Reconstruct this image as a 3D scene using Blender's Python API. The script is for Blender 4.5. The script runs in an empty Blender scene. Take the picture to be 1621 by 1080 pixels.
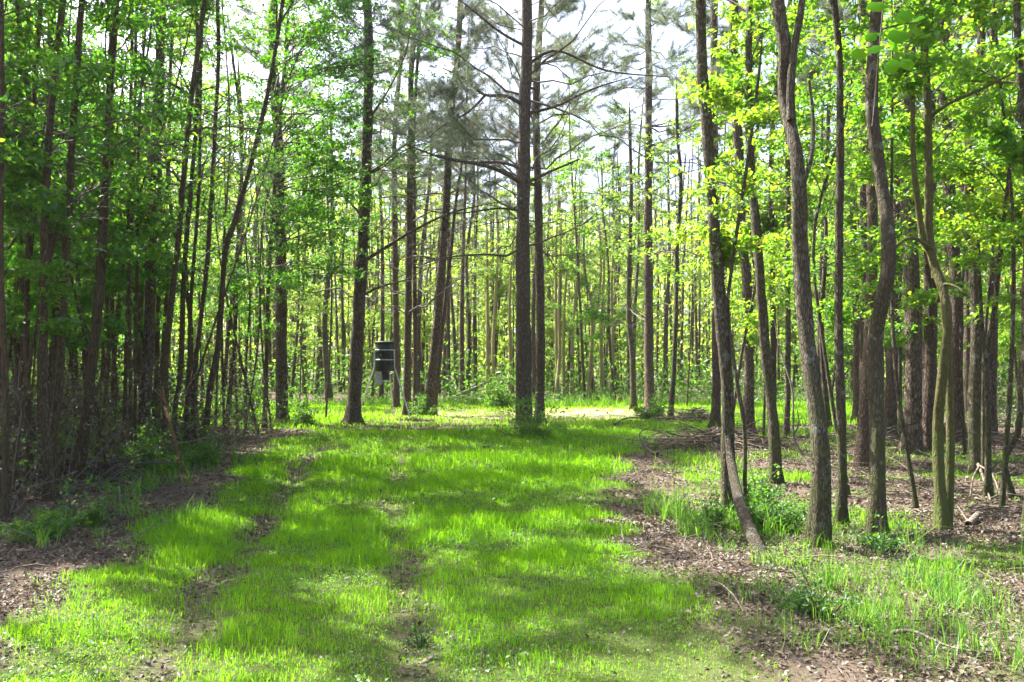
import bpy, math
import numpy as np
from mathutils import Vector

R = np.random.default_rng
F, CX, HY, CH = 1300.0, 810.0, 577.0, 1.6       # focal px of a 1621 px wide frame, centre column, horizon row, eye height
scene = bpy.context.scene
COL = scene.collection

# ------------------------------------------------------------------ sun
SUN_EL, SUN_AZ = math.radians(54), math.radians(-52)
S = np.array([math.sin(SUN_AZ)*math.cos(SUN_EL), math.cos(SUN_AZ)*math.cos(SUN_EL), math.sin(SUN_EL)])

# ------------------------------------------------------------------ small maths
def nz(v): return v/np.maximum(np.linalg.norm(v, axis=-1, keepdims=True), 1e-9)
_nr = R(7)
_NK = [(_nr.normal(size=2), _nr.uniform(0, 6.28)) for _ in range(14)]
def noise2(x, y, scale=1.0, k=0):
    """smooth pseudo noise in about -1..1"""
    s = 0.0
    for i in range(7):
        (w, p) = _NK[(i+k) % 14]
        s = s+np.sin((x*w[0]+y*w[1])/scale*(1+0.35*i)+p+k*1.7)
    return s/3.2
def gz(x, y):
    h = 0.05*noise2(x, y, 3.5, 1)+0.015*noise2(x, y, .7, 3)
    for rx in RUTS:
        h = h-0.06*np.exp(-((x-np.interp(y, rx[0], rx[1]))/.16)**2)*(y < 17)
    h = h+0.12*np.exp(-((x-7.5)/3)**2-((y-16.5)/1.6)**2)
    return h
RUTS = [([3, 4.7, 6.9, 8.9, 12.8, 18], [-1.7, -1.9, -2.3, -2.6, -3.2, -3.9]),
        ([3, 4.9, 6.4, 8.2, 12, 18], [-.35, -.6, -.84, -1.2, -1.7, -2.2])]
def PW(px, py, d): return np.array([(px-CX)*d/F, d, CH+(HY-py)*d/F])
XL = ([2, 4.5, 5.9, 9.3, 12.8, 16, 20.5, 22, 34], [-2.55, -2.72, -2.95, -3.5, -4.0, -4.7, -4.8, -12.5, -13])
XR = ([2, 4.1, 5.9, 8.2, 10.8, 14.5, 18.4, 20, 22, 34], [1.2, 1.15, 1.1, 1.05, 1.3, 1.8, 3.0, 4.2, 10, 15])
def sstep(a, b, v):
    t = np.clip((v-a)/(b-a), 0, 1); return t*t*(3-2*t)
def sunlit_sand(x, y):  # pale sand, with the strip's blown-out sunlight painted into it
    n = .5*noise2(x, y*1.5, 1.3, 6)
    return np.exp(-((y-27.0)/4.6)**4)*np.exp(-((x-.6+.4*n)/4.9)**6)*np.clip(.95+.5*n, 0, 1)
def grassy(x, y):
    """0..1 how grassy the ground is"""
    n = noise2(x, y, .55, 2)*.35+noise2(x, y, 1.6, 5)*.25
    a = sstep(-.22, .22, x-np.interp(y, *XL)+n*.6)
    b = sstep(-.35, .35, np.interp(y, *XR)-x+n)
    g = a*b
    for rx, dp, wd in ((RUTS[0], .95, .21), (RUTS[1], .8, .18)):
        g = g*(1-dp*np.exp(-((x-np.interp(y, rx[0], rx[1])+n*.25)/wd)**2)*(y < 16)*(0.75+.25*noise2(x, y, .8, 4)))
    right = sstep(.65, 1.15, x-np.interp(y, *XR)+n*.5)
    g = np.maximum(g, right*np.clip(.22+.5*noise2(x, y, .8, 6), 0, .55)*(y < 20)*(x < 9))
    g = np.maximum(g, right*np.clip(.75*np.exp(-((x-1.75)/.8)**2-((y-8.6)/1.3)**2)+.5*np.exp(-((x-2)/.6)**2-((y-5)/.9)**2), 0, .8))
    bare = np.exp(-((y-21.4)/.7)**2-((x+2.2)/3.2)**4)
    g = g*(1-.9*bare)
    bare2 = np.exp(-((y-18.7)/1.4)**2-((x+6)/2.2)**2)
    g = g*(1-.95*bare2)
    bare3 = np.exp(-((y-17.5)/1.5)**2-((x-4.2)/2.)**2)
    g = g*(1-.6*bare3)
    g = g*(1-.55*sunlit_sand(x, y))
    g = g*sstep(36, 33.5, y+noise2(x, y, 1.5, 3)*.7)
    return np.clip(g, 0, 1)

# what the sun reaches: crowns are left open along these sunbeams (photo pixels on the ground: x, y, rx, ry, openness)
LIT = [(730, 655, 290, 14, 1.0), (1010, 668, 150, 22, .9), (1330, 672, 330, 22, .75), (690, 712, 270, 40, .95), (430, 645, 110, 9, .9),
       (430, 688, 70, 7, .8), (850, 745, 130, 44, .85), (330, 832, 46, 24, 1), (262, 905, 40, 26, 1), (165, 995, 95, 36, .95),
       (625, 800, 55, 22, 1), (800, 842, 80, 16, .9), (560, 935, 52, 26, 1), (590, 965, 40, 20, .9), (715, 872, 60, 26, .9),
       (1000, 895, 44, 40, .95), (1085, 905, 70, 20, .9), (960, 1060, 190, 20, .9), (1110, 1010, 50, 20, .5), (1220, 960, 60, 20, .7),
       (1400, 805, 120, 20, .8), (1540, 880, 70, 20, .6), (1120, 760, 110, 26, .75), (1250, 735, 90, 20, .8), (1440, 985, 60, 14, .5),
       (480, 800, 60, 40, .55), (560, 760, 90, 30, .7), (60, 930, 60, 12, .5), (260, 800, 60, 14, .55), (900, 790, 60, 40, .6), (1580, 780, 60, 20, .8)]
def lit(g):
    x, y = g[:, 0], np.maximum(g[:, 1], 1.0)
    px, py = CX+F*x/y, HY+F*CH/y
    n = .35*noise2(x, y, .45, 8)+.3*noise2(x, y, 1.1, 9)
    L = np.zeros(len(x))
    for (a, b, rx, ry, o) in LIT:
        r = ((px-a)/(rx*1.15))**2+((py-b)/(ry*1.15))**2
        L = np.maximum(L, o*sstep(1.35, .65, r+n))
    inlawn = sstep(-.3, .6, x-np.interp(y, *XL))*sstep(-.6, .3, np.interp(y, *XR)-x)
    L = np.maximum(L, inlawn*(.14+.14*sstep(8, 11, y)+.6*sstep(.1, .45, noise2(x, y, .42, 3)*.7+noise2(x, y, 1.0, 12)*.5)))
    return np.where(g[:, 1] > 2.5, L, 0)
def keep_mask(p, rng):
    g = p-S*(p[:, 2:3]/S[2])
    t = (p[:, 1]-37)/S[1]; h = p-S*t[:, None]        # sunbeams on to the tree line behind the clearing
    far = (t > 0)*sstep(1, 2, h[:, 2])*sstep(10.5, 8, h[:, 2])*sstep(13, 9, np.abs(h[:, 0]))*(.6+.5*noise2(h[:, 0], h[:, 2]*1.5, 1.2, 5))
    far = np.clip(far, 0, .9)
    for (Y, xa, xb, zb, sc) in ((8.2, 1.7, 6.0, 6.5, .8), (18.8, -6.5, 4.5, 8.5, 1.0), (12.0, -6.5, -3.4, 4.0, .7), (15.5, 5.0, 12.0, 7.0, .9)):
        t = (p[:, 1]-Y)/S[1]; h = p-S*t[:, None]            # patches of sun on the trunks
        far = np.maximum(far, (t > .3)*(h[:, 0] > xa)*(h[:, 0] < xb)*(h[:, 2] > 0)*(h[:, 2] < zb)*sstep(-.1, .3, noise2(h[:, 0], h[:, 2], sc, 4))*.95)
    return rng.random(len(p)) > np.maximum(lit(g)*1.02, far)

# ------------------------------------------------------------------ mesh helpers
class MB:
    """collects quads and triangles, with a material slot and one number per vertex"""
    def __init__(s): s.v = []; s.q = []; s.t = []; s.n = 0; s.a = []
    def add(s, v, quads=None, tris=None, mat=0, var=None):
        v = np.asarray(v, float).reshape(-1, 3)
        if len(v) == 0: return
        if quads is not None and len(quads): s.q.append((np.asarray(quads, np.int64)+s.n, mat))
        if tris is not None and len(tris): s.t.append((np.asarray(tris, np.int64)+s.n, mat))
        s.a.append(np.full(len(v), .5) if var is None else var)
        s.v.append(v); s.n += len(v)
    def mesh(s, name, mats, origin=(0, 0, 0), smooth=True):
        me = bpy.data.meshes.new(name)
        v = np.concatenate(s.v)-np.asarray(origin)
        qs = [q for q, m in s.q]; ts = [t for t, m in s.t]
        nq = sum(len(q) for q in qs); nt = sum(len(t) for t in ts)
        loops = np.concatenate([q.ravel() for q in qs]+[t.ravel() for t in ts])
        tot = np.concatenate([np.full(nq, 4), np.full(nt, 3)])
        start = np.concatenate([[0], np.cumsum(tot)[:-1]])
        mi = np.concatenate([np.full(len(q), m) for q, m in s.q]+[np.full(len(t), m) for t, m in s.t])
        me.vertices.add(len(v)); me.vertices.foreach_set('co', v.astype(np.float32).ravel())
        me.loops.add(len(loops)); me.loops.foreach_set('vertex_index', loops.astype(np.int32))
        me.polygons.add(len(tot)); me.polygons.foreach_set('loop_start', start.astype(np.int32))
        me.polygons.foreach_set('loop_total', tot.astype(np.int32))
        me.polygons.foreach_set('material_index', mi.astype(np.int32))
        if smooth: me.polygons.foreach_set('use_smooth', np.ones(len(tot), bool))
        at = me.attributes.new('var', 'FLOAT', 'POINT'); at.data.foreach_set('value', np.concatenate(s.a).astype(np.float32))
        for m in mats: me.materials.append(m)
        me.update(calc_edges=True)
        return me

def obj(name, me, parent=None, loc=None):
    o = bpy.data.objects.new(name, me); COL.objects.link(o)
    if parent is not None: o.parent = parent
    if loc is not None: o.location = loc
    return o
def tag(o, label=None, cat=None, group=None, kind=None):
    if label: o['label'] = label
    if cat: o['category'] = cat
    if group: o['group'] = group
    if kind: o['kind'] = kind
    return o

def tubes(mb, P, Rd, segs, mat=0, rough=0, rng=None, mod=None):
    """P (B,N,3) centre lines, Rd (B,N) radii"""
    P = np.asarray(P, float); Rd = np.asarray(Rd, float)
    B, N = P.shape[:2]
    if B == 0: return
    T = nz(np.gradient(P, axis=1))
    mean = nz(P[:, -1]-P[:, 0])
    ref = np.where(np.abs(mean[:, 2:3]) > .75, np.array([[0., 1, 0]]), np.array([[0, 0, 1.]]))
    U = nz(np.cross(T, ref[:, None, :])); V = np.cross(T, U)
    ang = np.arange(segs)*2*math.pi/segs
    r = Rd[:, :, None]*np.ones(segs)
    if mod is not None: r = r*mod
    if rough: r = r*(1+rough*rng.normal(size=(B, N, segs)))
    W = P[:, :, None, :]+r[..., None]*(np.cos(ang)[:, None]*U[:, :, None, :]+np.sin(ang)[:, None]*V[:, :, None, :])
    i = np.arange(B)[:, None, None]*N*segs+np.arange(N-1)[None, :, None]*segs+np.arange(segs)[None, None, :]
    j = np.arange(B)[:, None, None]*N*segs+np.arange(N-1)[None, :, None]*segs+(np.arange(segs)[None, None, :]+1) % segs
    q = np.stack([i, j, j+segs, i+segs], -1).reshape(-1, 4)
    mb.add(W.reshape(-1, 3), quads=q, mat=mat)

def spline(pts, n):
    """Catmull-Rom through pts, n samples evenly in arc length"""
    p = np.asarray(pts, float)
    if len(p) == 2: p = np.array([p[0], (p[0]+p[1])/2, p[1]])
    e = np.concatenate([[2*p[0]-p[1]], p, [2*p[-1]-p[-2]]])
    out = []
    for k in range(len(p)-1):
        t = np.linspace(0, 1, 12, endpoint=False)[:, None]
        a, b, c, d = e[k:k+4]
        out.append(.5*((2*b)+(-a+c)*t+(2*a-5*b+4*c-d)*t*t+(-a+3*b-3*c+d)*t**3))
    o = np.concatenate(out+[p[-1:]])
    s = np.concatenate([[0], np.cumsum(np.linalg.norm(np.diff(o, axis=0), axis=1))])
    u = np.linspace(0, s[-1], n)
    return np.stack([np.interp(u, s, o[:, k]) for k in range(3)], 1)

def leaves(mb, C, L, rng, up=.8, mat=0, wid=.5, droop=.25):
    """diamond leaves folded along the midrib, one per centre C"""
    n = len(C)
    if n == 0: return
    L = L*rng.uniform(.6, 1.25, n)[:, None]
    N = nz(rng.normal(size=(n, 3))*.75+np.array([0, 0, up]))
    A = rng.normal(size=(n, 3)); A = nz(A-N*(A*N).sum(1, keepdims=True)); A[:, 2] -= droop; A = nz(A)
    Bv = nz(np.cross(N, A)); N = np.cross(A, Bv)
    w = L*wid*rng.uniform(.8, 1.2, (n, 1))
    v = np.stack([C-A*L*.5, C-A*L*.05+Bv*w*.5+N*w*.22, C+A*L*.5-N*L*.08, C-A*L*.05-Bv*w*.5+N*w*.22], 1)
    k = np.arange(n)[:, None]*4
    tr = np.concatenate([k+np.array([[0, 1, 2]]), k+np.array([[0, 2, 3]])])
    mb.add(v.reshape(-1, 3), tris=tr, mat=mat, var=np.repeat(rng.random(n), 4))

def needles(mb, C, D, rng, n=26, L=.17, w=.008, mat=0):
    """tufts: n thin triangles fanned round direction D at each C"""
    m = len(C)
    if m == 0: return
    c = np.repeat(C, n, 0); d = np.repeat(D, n, 0)
    v = nz(d*.6+rng.normal(size=c.shape)*.75+np.array([0, 0, .08]))
    b = c+d*rng.uniform(-.22, .08, (len(c), 1))
    s = nz(np.cross(v, rng.normal(size=c.shape)))
    ln = L*rng.uniform(.7, 1.15, (len(c), 1))
    V = np.stack([b-s*w*.5, b+s*w*.5, b+v*ln], 1).reshape(-1, 3)
    t = np.arange(len(c))[:, None]*3+np.array([[0, 1, 2]])
    mb.add(V, tris=t, mat=mat, var=np.repeat(np.repeat(rng.random(m), n), 3))

# ------------------------------------------------------------------ materials
def newmat(name):
    m = bpy.data.materials.new(name); m.use_nodes = True
    nt = m.node_tree; nt.nodes.clear()
    out = nt.nodes.new('ShaderNodeOutputMaterial')
    return m, nt, out
def N_(nt, kind, **kw):
    n = nt.nodes.new('ShaderNode'+kind)
    for k, v in kw.items():
        if k in n.inputs: n.inputs[k].default_value = v
        else: setattr(n, k, v)
    return n
def ramp(nt, fac, stops):
    r = nt.nodes.new('ShaderNodeValToRGB')
    el = r.color_ramp.elements
    while len(el) < len(stops): el.new(.5)
    for e, (p, c) in zip(el, stops): e.position = p; e.color = (*c, 1)
    nt.links.new(fac, r.inputs[0]); return r.outputs[0]
def mixc(nt, fac, a, b, mode='MIX'):
    m = nt.nodes.new('ShaderNodeMix'); m.data_type = 'RGBA'; m.blend_type = mode
    for sck, v in ((m.inputs[0], fac), (m.inputs[6], a), (m.inputs[7], b)):
        if hasattr(v, 'is_linked'): nt.links.new(v, sck)
        else: sck.default_value = v if isinstance(v, (int, float)) else (*v, 1)
    return m.outputs[2]
def math_(nt, op, a, b=0.0, clamp=False):
    m = nt.nodes.new('ShaderNodeMath'); m.operation = op; m.use_clamp = clamp
    for s_, v in ((m.inputs[0], a), (m.inputs[1], b)):
        if hasattr(v, 'is_linked'): nt.links.new(v, s_)
        else: s_.default_value = v
    return m.outputs[0]

def leaf_mat(name, refl, trans, tr=.5, gloss=.05, rough=.45):
    m, nt, out = newmat(name)
    at = N_(nt, 'Attribute', attribute_name='var'); oi = N_(nt, 'ObjectInfo')
    f = math_(nt, 'ADD', math_(nt, 'MULTIPLY', at.outputs['Fac'], .7), math_(nt, 'MULTIPLY', oi.outputs['Random'], .3))
    c1 = ramp(nt, f, refl); c2 = ramp(nt, f, trans)
    d = N_(nt, 'BsdfDiffuse'); t = N_(nt, 'BsdfTranslucent'); g = N_(nt, 'BsdfGlossy', Roughness=rough)
    nt.links.new(c1, d.inputs[0]); nt.links.new(c2, t.inputs[0]); g.inputs[0].default_value = (.9, .95, 1, 1)
    a = N_(nt, 'MixShader'); a.inputs[0].default_value = tr
    nt.links.new(d.outputs[0], a.inputs[1]); nt.links.new(t.outputs[0], a.inputs[2])
    b = N_(nt, 'MixShader'); b.inputs[0].default_value = gloss
    nt.links.new(a.outputs[0], b.inputs[1]); nt.links.new(g.outputs[0], b.inputs[2])
    nt.links.new(b.outputs[0], out.inputs[0])
    return m

def bark_mat(name, cols, sx, sz, bump, moss=0.0, scale=1.0, lichen=0.0):
    m, nt, out = newmat(name)
    tc = N_(nt, 'TexCoord'); mp = N_(nt, 'Mapping'); mp.inputs['Scale'].default_value = (sx, sx, sz)
    ds = N_(nt, 'TexNoise', Scale=7.0, Detail=3.0); nt.links.new(tc.outputs['Object'], ds.inputs['Vector'])
    va = N_(nt, 'VectorMath', operation='MULTIPLY_ADD'); va.inputs[1].default_value = (.07, .07, .2)
    nt.links.new(ds.outputs['Color'], va.inputs[0]); nt.links.new(tc.outputs['Object'], va.inputs[2])
    nt.links.new(va.outputs[0], mp.inputs[0])
    vo = N_(nt, 'TexVoronoi', feature='DISTANCE_TO_EDGE', Scale=scale); nt.links.new(mp.outputs[0], vo.inputs['Vector'])
    no = N_(nt, 'TexNoise', Scale=scale*1.6, Detail=5.0, Roughness=.65); nt.links.new(mp.outputs[0], no.inputs['Vector'])
    big = N_(nt, 'TexNoise', Scale=1.3, Detail=3.0); nt.links.new(tc.outputs['Object'], big.inputs['Vector'])
    h = math_(nt, 'ADD', math_(nt, 'MULTIPLY', math_(nt, 'MINIMUM', vo.outputs['Distance'], .25), 1.3), math_(nt, 'MULTIPLY', no.outputs[0], 1.05))
    c = ramp(nt, h, [(.36, cols[0]), (.62, cols[1]), (.98, cols[2])])
    oi = N_(nt, 'ObjectInfo')
    c = mixc(nt, math_(nt, 'MULTIPLY', oi.outputs['Random'], .55), c, cols[3])
    c = mixc(nt, math_(nt, 'MULTIPLY', math_(nt, 'SUBTRACT', big.outputs[0], .35, True), 1.6, True), c, cols[1])
    if lichen:
        li = N_(nt, 'TexNoise', Scale=9.0, Detail=3.0); nt.links.new(tc.outputs['Object'], li.inputs['Vector'])
        c = mixc(nt, math_(nt, 'MULTIPLY', math_(nt, 'GREATER_THAN', li.outputs[0], .62), lichen), c, (.26, .27, .23))
    if moss:
        sp = N_(nt, 'SeparateXYZ'); nt.links.new(tc.outputs['Object'], sp.inputs[0])
        mn = N_(nt, 'TexNoise', Scale=4.0, Detail=4.0); nt.links.new(tc.outputs['Object'], mn.inputs['Vector'])
        lo = math_(nt, 'SUBTRACT', 1.0, math_(nt, 'MULTIPLY', sp.outputs[2], .55), True)
        f = math_(nt, 'MULTIPLY', math_(nt, 'SUBTRACT', math_(nt, 'ADD', mn.outputs[0], math_(nt, 'MULTIPLY', lo, .35)), .60, True), 5*moss, True)
        c = mixc(nt, f, c, (.075, .095, .02))
    p = N_(nt, 'BsdfPrincipled', Roughness=.85); p.inputs['Specular IOR Level'].default_value = .25
    nt.links.new(c, p.inputs['Base Color'])
    bp = N_(nt, 'Bump', Strength=bump, Distance=.045); nt.links.new(h, bp.inputs['Height']); nt.links.new(bp.outputs[0], p.inputs['Normal'])
    nt.links.new(p.outputs[0], out.inputs[0])
    return m

M = {}
M['pine_bark'] = bark_mat('pine_bark', [(.018, .012, .009), (.085, .06, .044), (.27, .22, .18), (.085, .053, .038)], 26, 7.5, 1.0)
M['oak_bark'] = bark_mat('oak_bark', [(.016, .012, .008), (.072, .057, .036), (.27, .235, .175), (.085, .068, .038)], 48, 8, 1.0, moss=.6, lichen=.5)
M['stem_bark'] = bark_mat('stem_bark', [(.014, .011, .007), (.055, .043, .028), (.17, .145, .11), (.05, .042, .026)], 44, 8, 1.0, lichen=.3)
M['moss_bark'] = bark_mat('moss_bark', [(.03, .026, .012), (.08, .074, .026), (.16, .15, .055), (.08, .078, .02)], 40, 8, .6, moss=1.0)
M['dark_bark'] = bark_mat('dark_bark', [(.022, .015, .009), (.092, .064, .038), (.21, .16, .105), (.09, .058, .03)], 44, 8, .9, moss=.12)
M['sunlit_tan_bark'] = bark_mat('sunlit_tan_bark', [(.14, .11, .05), (.30, .25, .12), (.42, .37, .2), (.3, .26, .1)], 24, 5, .5)  # tan bark with the far stems' yellow sunlight put into its colour
M['dead_wood'] = bark_mat('dead_wood', [(.07, .055, .042), (.16, .13, .10), (.28, .245, .2), (.15, .11, .08)], 30, 8, .6)
M['snag_wood'] = bark_mat('snag_wood', [(.08, .04, .02), (.16, .085, .042), (.26, .16, .09), (.13, .07, .035)], 30, 5, .6)
M['twig'] = bark_mat('twig', [(.05, .04, .032), (.105, .09, .072), (.16, .14, .115), (.08, .065, .055)], 14, 14, .2)
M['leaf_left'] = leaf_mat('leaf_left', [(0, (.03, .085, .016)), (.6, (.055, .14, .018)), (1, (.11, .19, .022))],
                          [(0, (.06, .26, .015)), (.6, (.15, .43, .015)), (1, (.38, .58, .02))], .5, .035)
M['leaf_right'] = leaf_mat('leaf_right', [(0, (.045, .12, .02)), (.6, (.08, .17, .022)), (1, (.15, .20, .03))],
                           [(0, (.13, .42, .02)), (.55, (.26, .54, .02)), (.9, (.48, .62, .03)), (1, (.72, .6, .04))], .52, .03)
M['leaf_far'] = leaf_mat('leaf_far', [(0, (.05, .11, .025)), (.6, (.10, .17, .03)), (1, (.18, .22, .05))],
                         [(0, (.18, .4, .04)), (.6, (.38, .6, .05)), (1, (.6, .7, .08))], .5, .03)
M['leaf_vine'] = leaf_mat('leaf_vine', [(0, (.03, .12, .012)), (1, (.07, .2, .015))], [(0, (.1, .42, .01)), (1, (.3, .6, .02))], .6, 0)
M['leaf_shrub'] = leaf_mat('leaf_shrub', [(0, (.03, .075, .02)), (.6, (.06, .13, .026)), (1, (.12, .18, .04))],
                           [(0, (.07, .22, .02)), (.6, (.16, .38, .025)), (1, (.32, .5, .04))], .4, .025)
M['needle'] = leaf_mat('needle', [(0, (.07, .11, .06)), (.6, (.13, .18, .10)), (1, (.24, .2, .12))],
                       [(0, (.08, .12, .07)), (.7, (.2, .25, .13)), (1, (.34, .26, .15))], .4, .06)
M['grass'] = leaf_mat('grass', [(0, (.035, .12, .008)), (.3, (.062, .18, .008)), (.8, (.10, .225, .01)), (.94, (.14, .23, .02)), (1, (.34, .29, .15))],
                      [(0, (.10, .38, .008)), (.3, (.22, .56, .008)), (.8, (.36, .68, .012)), (.94, (.46, .7, .03)), (1, (.5, .46, .22))], .5, .012)
M['grass_tall'] = leaf_mat('grass_tall', [(0, (.045, .12, .02)), (.6, (.07, .17, .022)), (1, (.14, .22, .04))],
                      [(0, (.1, .32, .02)), (.6, (.2, .46, .03)), (1, (.4, .55, .06))], .45, .02)
M['litter'] = leaf_mat('litter', [(0, (.03, .02, .013)), (.4, (.08, .055, .036)), (.8, (.16, .115, .078)), (1, (.34, .28, .22))],
                       [(0, (.05, .03, .02)), (1, (.2, .14, .08))], .12, .04, .6)
def ground_mat():
    m, nt, out = newmat('forest_floor')
    at = N_(nt, 'Attribute', attribute_name='var'); tc = N_(nt, 'TexCoord')
    a = N_(nt, 'TexNoise', Scale=2.2, Detail=6.0, Roughness=.7); nt.links.new(tc.outputs['Object'], a.inputs['Vector'])
    b = N_(nt, 'TexNoise', Scale=38.0, Detail=6.0, Roughness=.75); nt.links.new(tc.outputs['Object'], b.inputs['Vector'])
    v = N_(nt, 'TexVoronoi', Scale=26.0); nt.links.new(tc.outputs['Object'], v.inputs['Vector'])
    soil = ramp(nt, b.outputs[0], [(.3, (.04, .029, .021)), (.5, (.10, .078, .06)), (.7, (.21, .175, .145))])
    soil = mixc(nt, math_(nt, 'MULTIPLY', v.outputs['Distance'], .5), soil, (.16, .12, .09))
    soil = mixc(nt, math_(nt, 'MULTIPLY', math_(nt, 'SUBTRACT', a.outputs[0], .4, True), 2.2, True), soil, (.075, .053, .038))
    turf = ramp(nt, b.outputs[0], [(.3, (.03, .05, .012)), (.55, (.06, .10, .015)), (.75, (.12, .13, .05))])
    f = math_(nt, 'ADD', at.outputs['Fac'], math_(nt, 'MULTIPLY', math_(nt, 'SUBTRACT', b.outputs[0], .5), .8), True)
    c = mixc(nt, math_(nt, 'MULTIPLY', f, .85), soil, turf)
    c = mixc(nt, math_(nt, 'MULTIPLY', at.outputs['Fac'], -1.1, True), c, (.38, .36, .2))  # cream tint stands in for overexposed sun on sand and grass
    p = N_(nt, 'BsdfPrincipled', Roughness=.95); p.inputs['Specular IOR Level'].default_value = .1
    nt.links.new(c, p.inputs['Base Color'])
    bp = N_(nt, 'Bump', Strength=.8, Distance=.03); nt.links.new(b.outputs[0], bp.inputs['Height']); nt.links.new(bp.outputs[0], p.inputs['Normal'])
    nt.links.new(p.outputs[0], out.inputs[0]); return m
M['ground'] = ground_mat()
def plain(name, col, rough, metal=0.0, vary=.25, scale=14.0):
    m, nt, out = newmat(name)
    tc = N_(nt, 'TexCoord'); n = N_(nt, 'TexNoise', Scale=scale, Detail=5.0); nt.links.new(tc.outputs['Object'], n.inputs['Vector'])
    c = ramp(nt, n.outputs[0], [(.3, tuple(k*(1-vary) for k in col)), (.7, tuple(min(1, k*(1+vary)) for k in col))])
    p = N_(nt, 'BsdfPrincipled', Roughness=rough, Metallic=metal); nt.links.new(c, p.inputs['Base Color'])
    nt.links.new(p.outputs[0], out.inputs[0]); return m
M['barrel'] = plain('barrel_plastic', (.010, .011, .013), .5)
M['steel'] = plain('galvanised_steel', (.50, .51, .52), .42, .7)
M['guard'] = plain('grey_steel', (.42, .40, .41), .55, .4)

# ------------------------------------------------------------------ ground
def build_ground():
    fx = np.arange(-24, 24.01, .2); fy = np.arange(-2, 40.01, .2)
    xs = np.concatenate([[-400, -200, -100, -60, -40, -30], fx, [30, 40, 60, 100, 200, 400]])
    ys = np.concatenate([[-100, -40, -15, -6], fy, [46, 55, 70, 100, 200, 400]])
    X, Y = np.meshgrid(xs, ys)
    Z = gz(X, Y)*sstep(60, 30, np.abs(Y))
    v = np.stack([X, Y, Z], -1).reshape(-1, 3)
    nx, ny = len(xs), len(ys)
    i = (np.arange(ny-1)[:, None]*nx+np.arange(nx-1)[None, :]).ravel()
    mb = MB(); mb.add(v, quads=np.stack([i, i+1, i+nx+1, i+nx], 1), var=(grassy(X, Y)-1.15*sunlit_sand(X, Y)).ravel())
    tag(obj('ground', mb.mesh('ground', [M['ground']])), kind='structure')
build_ground()

# ------------------------------------------------------------------ trees
def limb_set(rng, n, base, az, el, ln, npts=7, curve=.25, jit=.05):
    """curved branch centre lines (n,npts,3)"""
    d0 = np.stack([np.cos(az)*np.cos(el), np.sin(az)*np.cos(el), np.sin(el)], 1)
    t = np.linspace(0, 1, npts)
    P = base[:, None, :]+d0[:, None, :]*(t[None, :, None]*ln[:, None, None])
    P[:, :, 2] += (curve*ln)[:, None]*t[None, :]**2 if np.ndim(curve) else curve*ln[:, None]*t[None, :]**2
    w = rng.normal(size=(n, npts, 3))*jit*ln[:, None, None]; w[:, 0] = 0
    P += np.cumsum(w, 1)*.5
    return P
def along(P, t):
    """points on lines P (B,N,3) at t (B,)"""
    N = P.shape[1]; u = np.clip(t, 0, .999)*(N-1); k = u.astype(int); f = (u-k)[:, None]
    b = np.arange(len(P)); return P[b, k]*(1-f)+P[b, k+1]*f, nz(P[b, k+1]-P[b, k])

def trunk_line(pts, H, rng, step=.16, wob=.04):
    """smooth trunk through world pts, carried on upward to height H"""
    p = [np.asarray(q, float) for q in pts]
    d = p[-1]-p[-2]; d = d/max(np.linalg.norm(d), 1e-6)
    while p[-1][2] < H:
        d = nz(d+rng.normal(size=3)*np.array([.05, .05, 0])+np.array([0, 0, .15])); p.append(p[-1]+d*min(1.6, H-p[-1][2]+.05))
    ln = sum(np.linalg.norm(p[k+1]-p[k]) for k in range(len(p)-1))
    q = spline(p, max(8, int(ln/step)))
    w = rng.normal(size=(len(q), 3))*wob*.7*np.array([.3, .3, 0]); w[0] = 0
    q += np.cumsum(w, 0)*.3-np.linspace(0, 1, len(q))[:, None]*np.cumsum(w, 0)[-1]*.3
    return q
def at_z(line, z): return np.stack([np.interp(z, line[:, 2], line[:, k]) for k in range(3)], 1)

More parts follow.
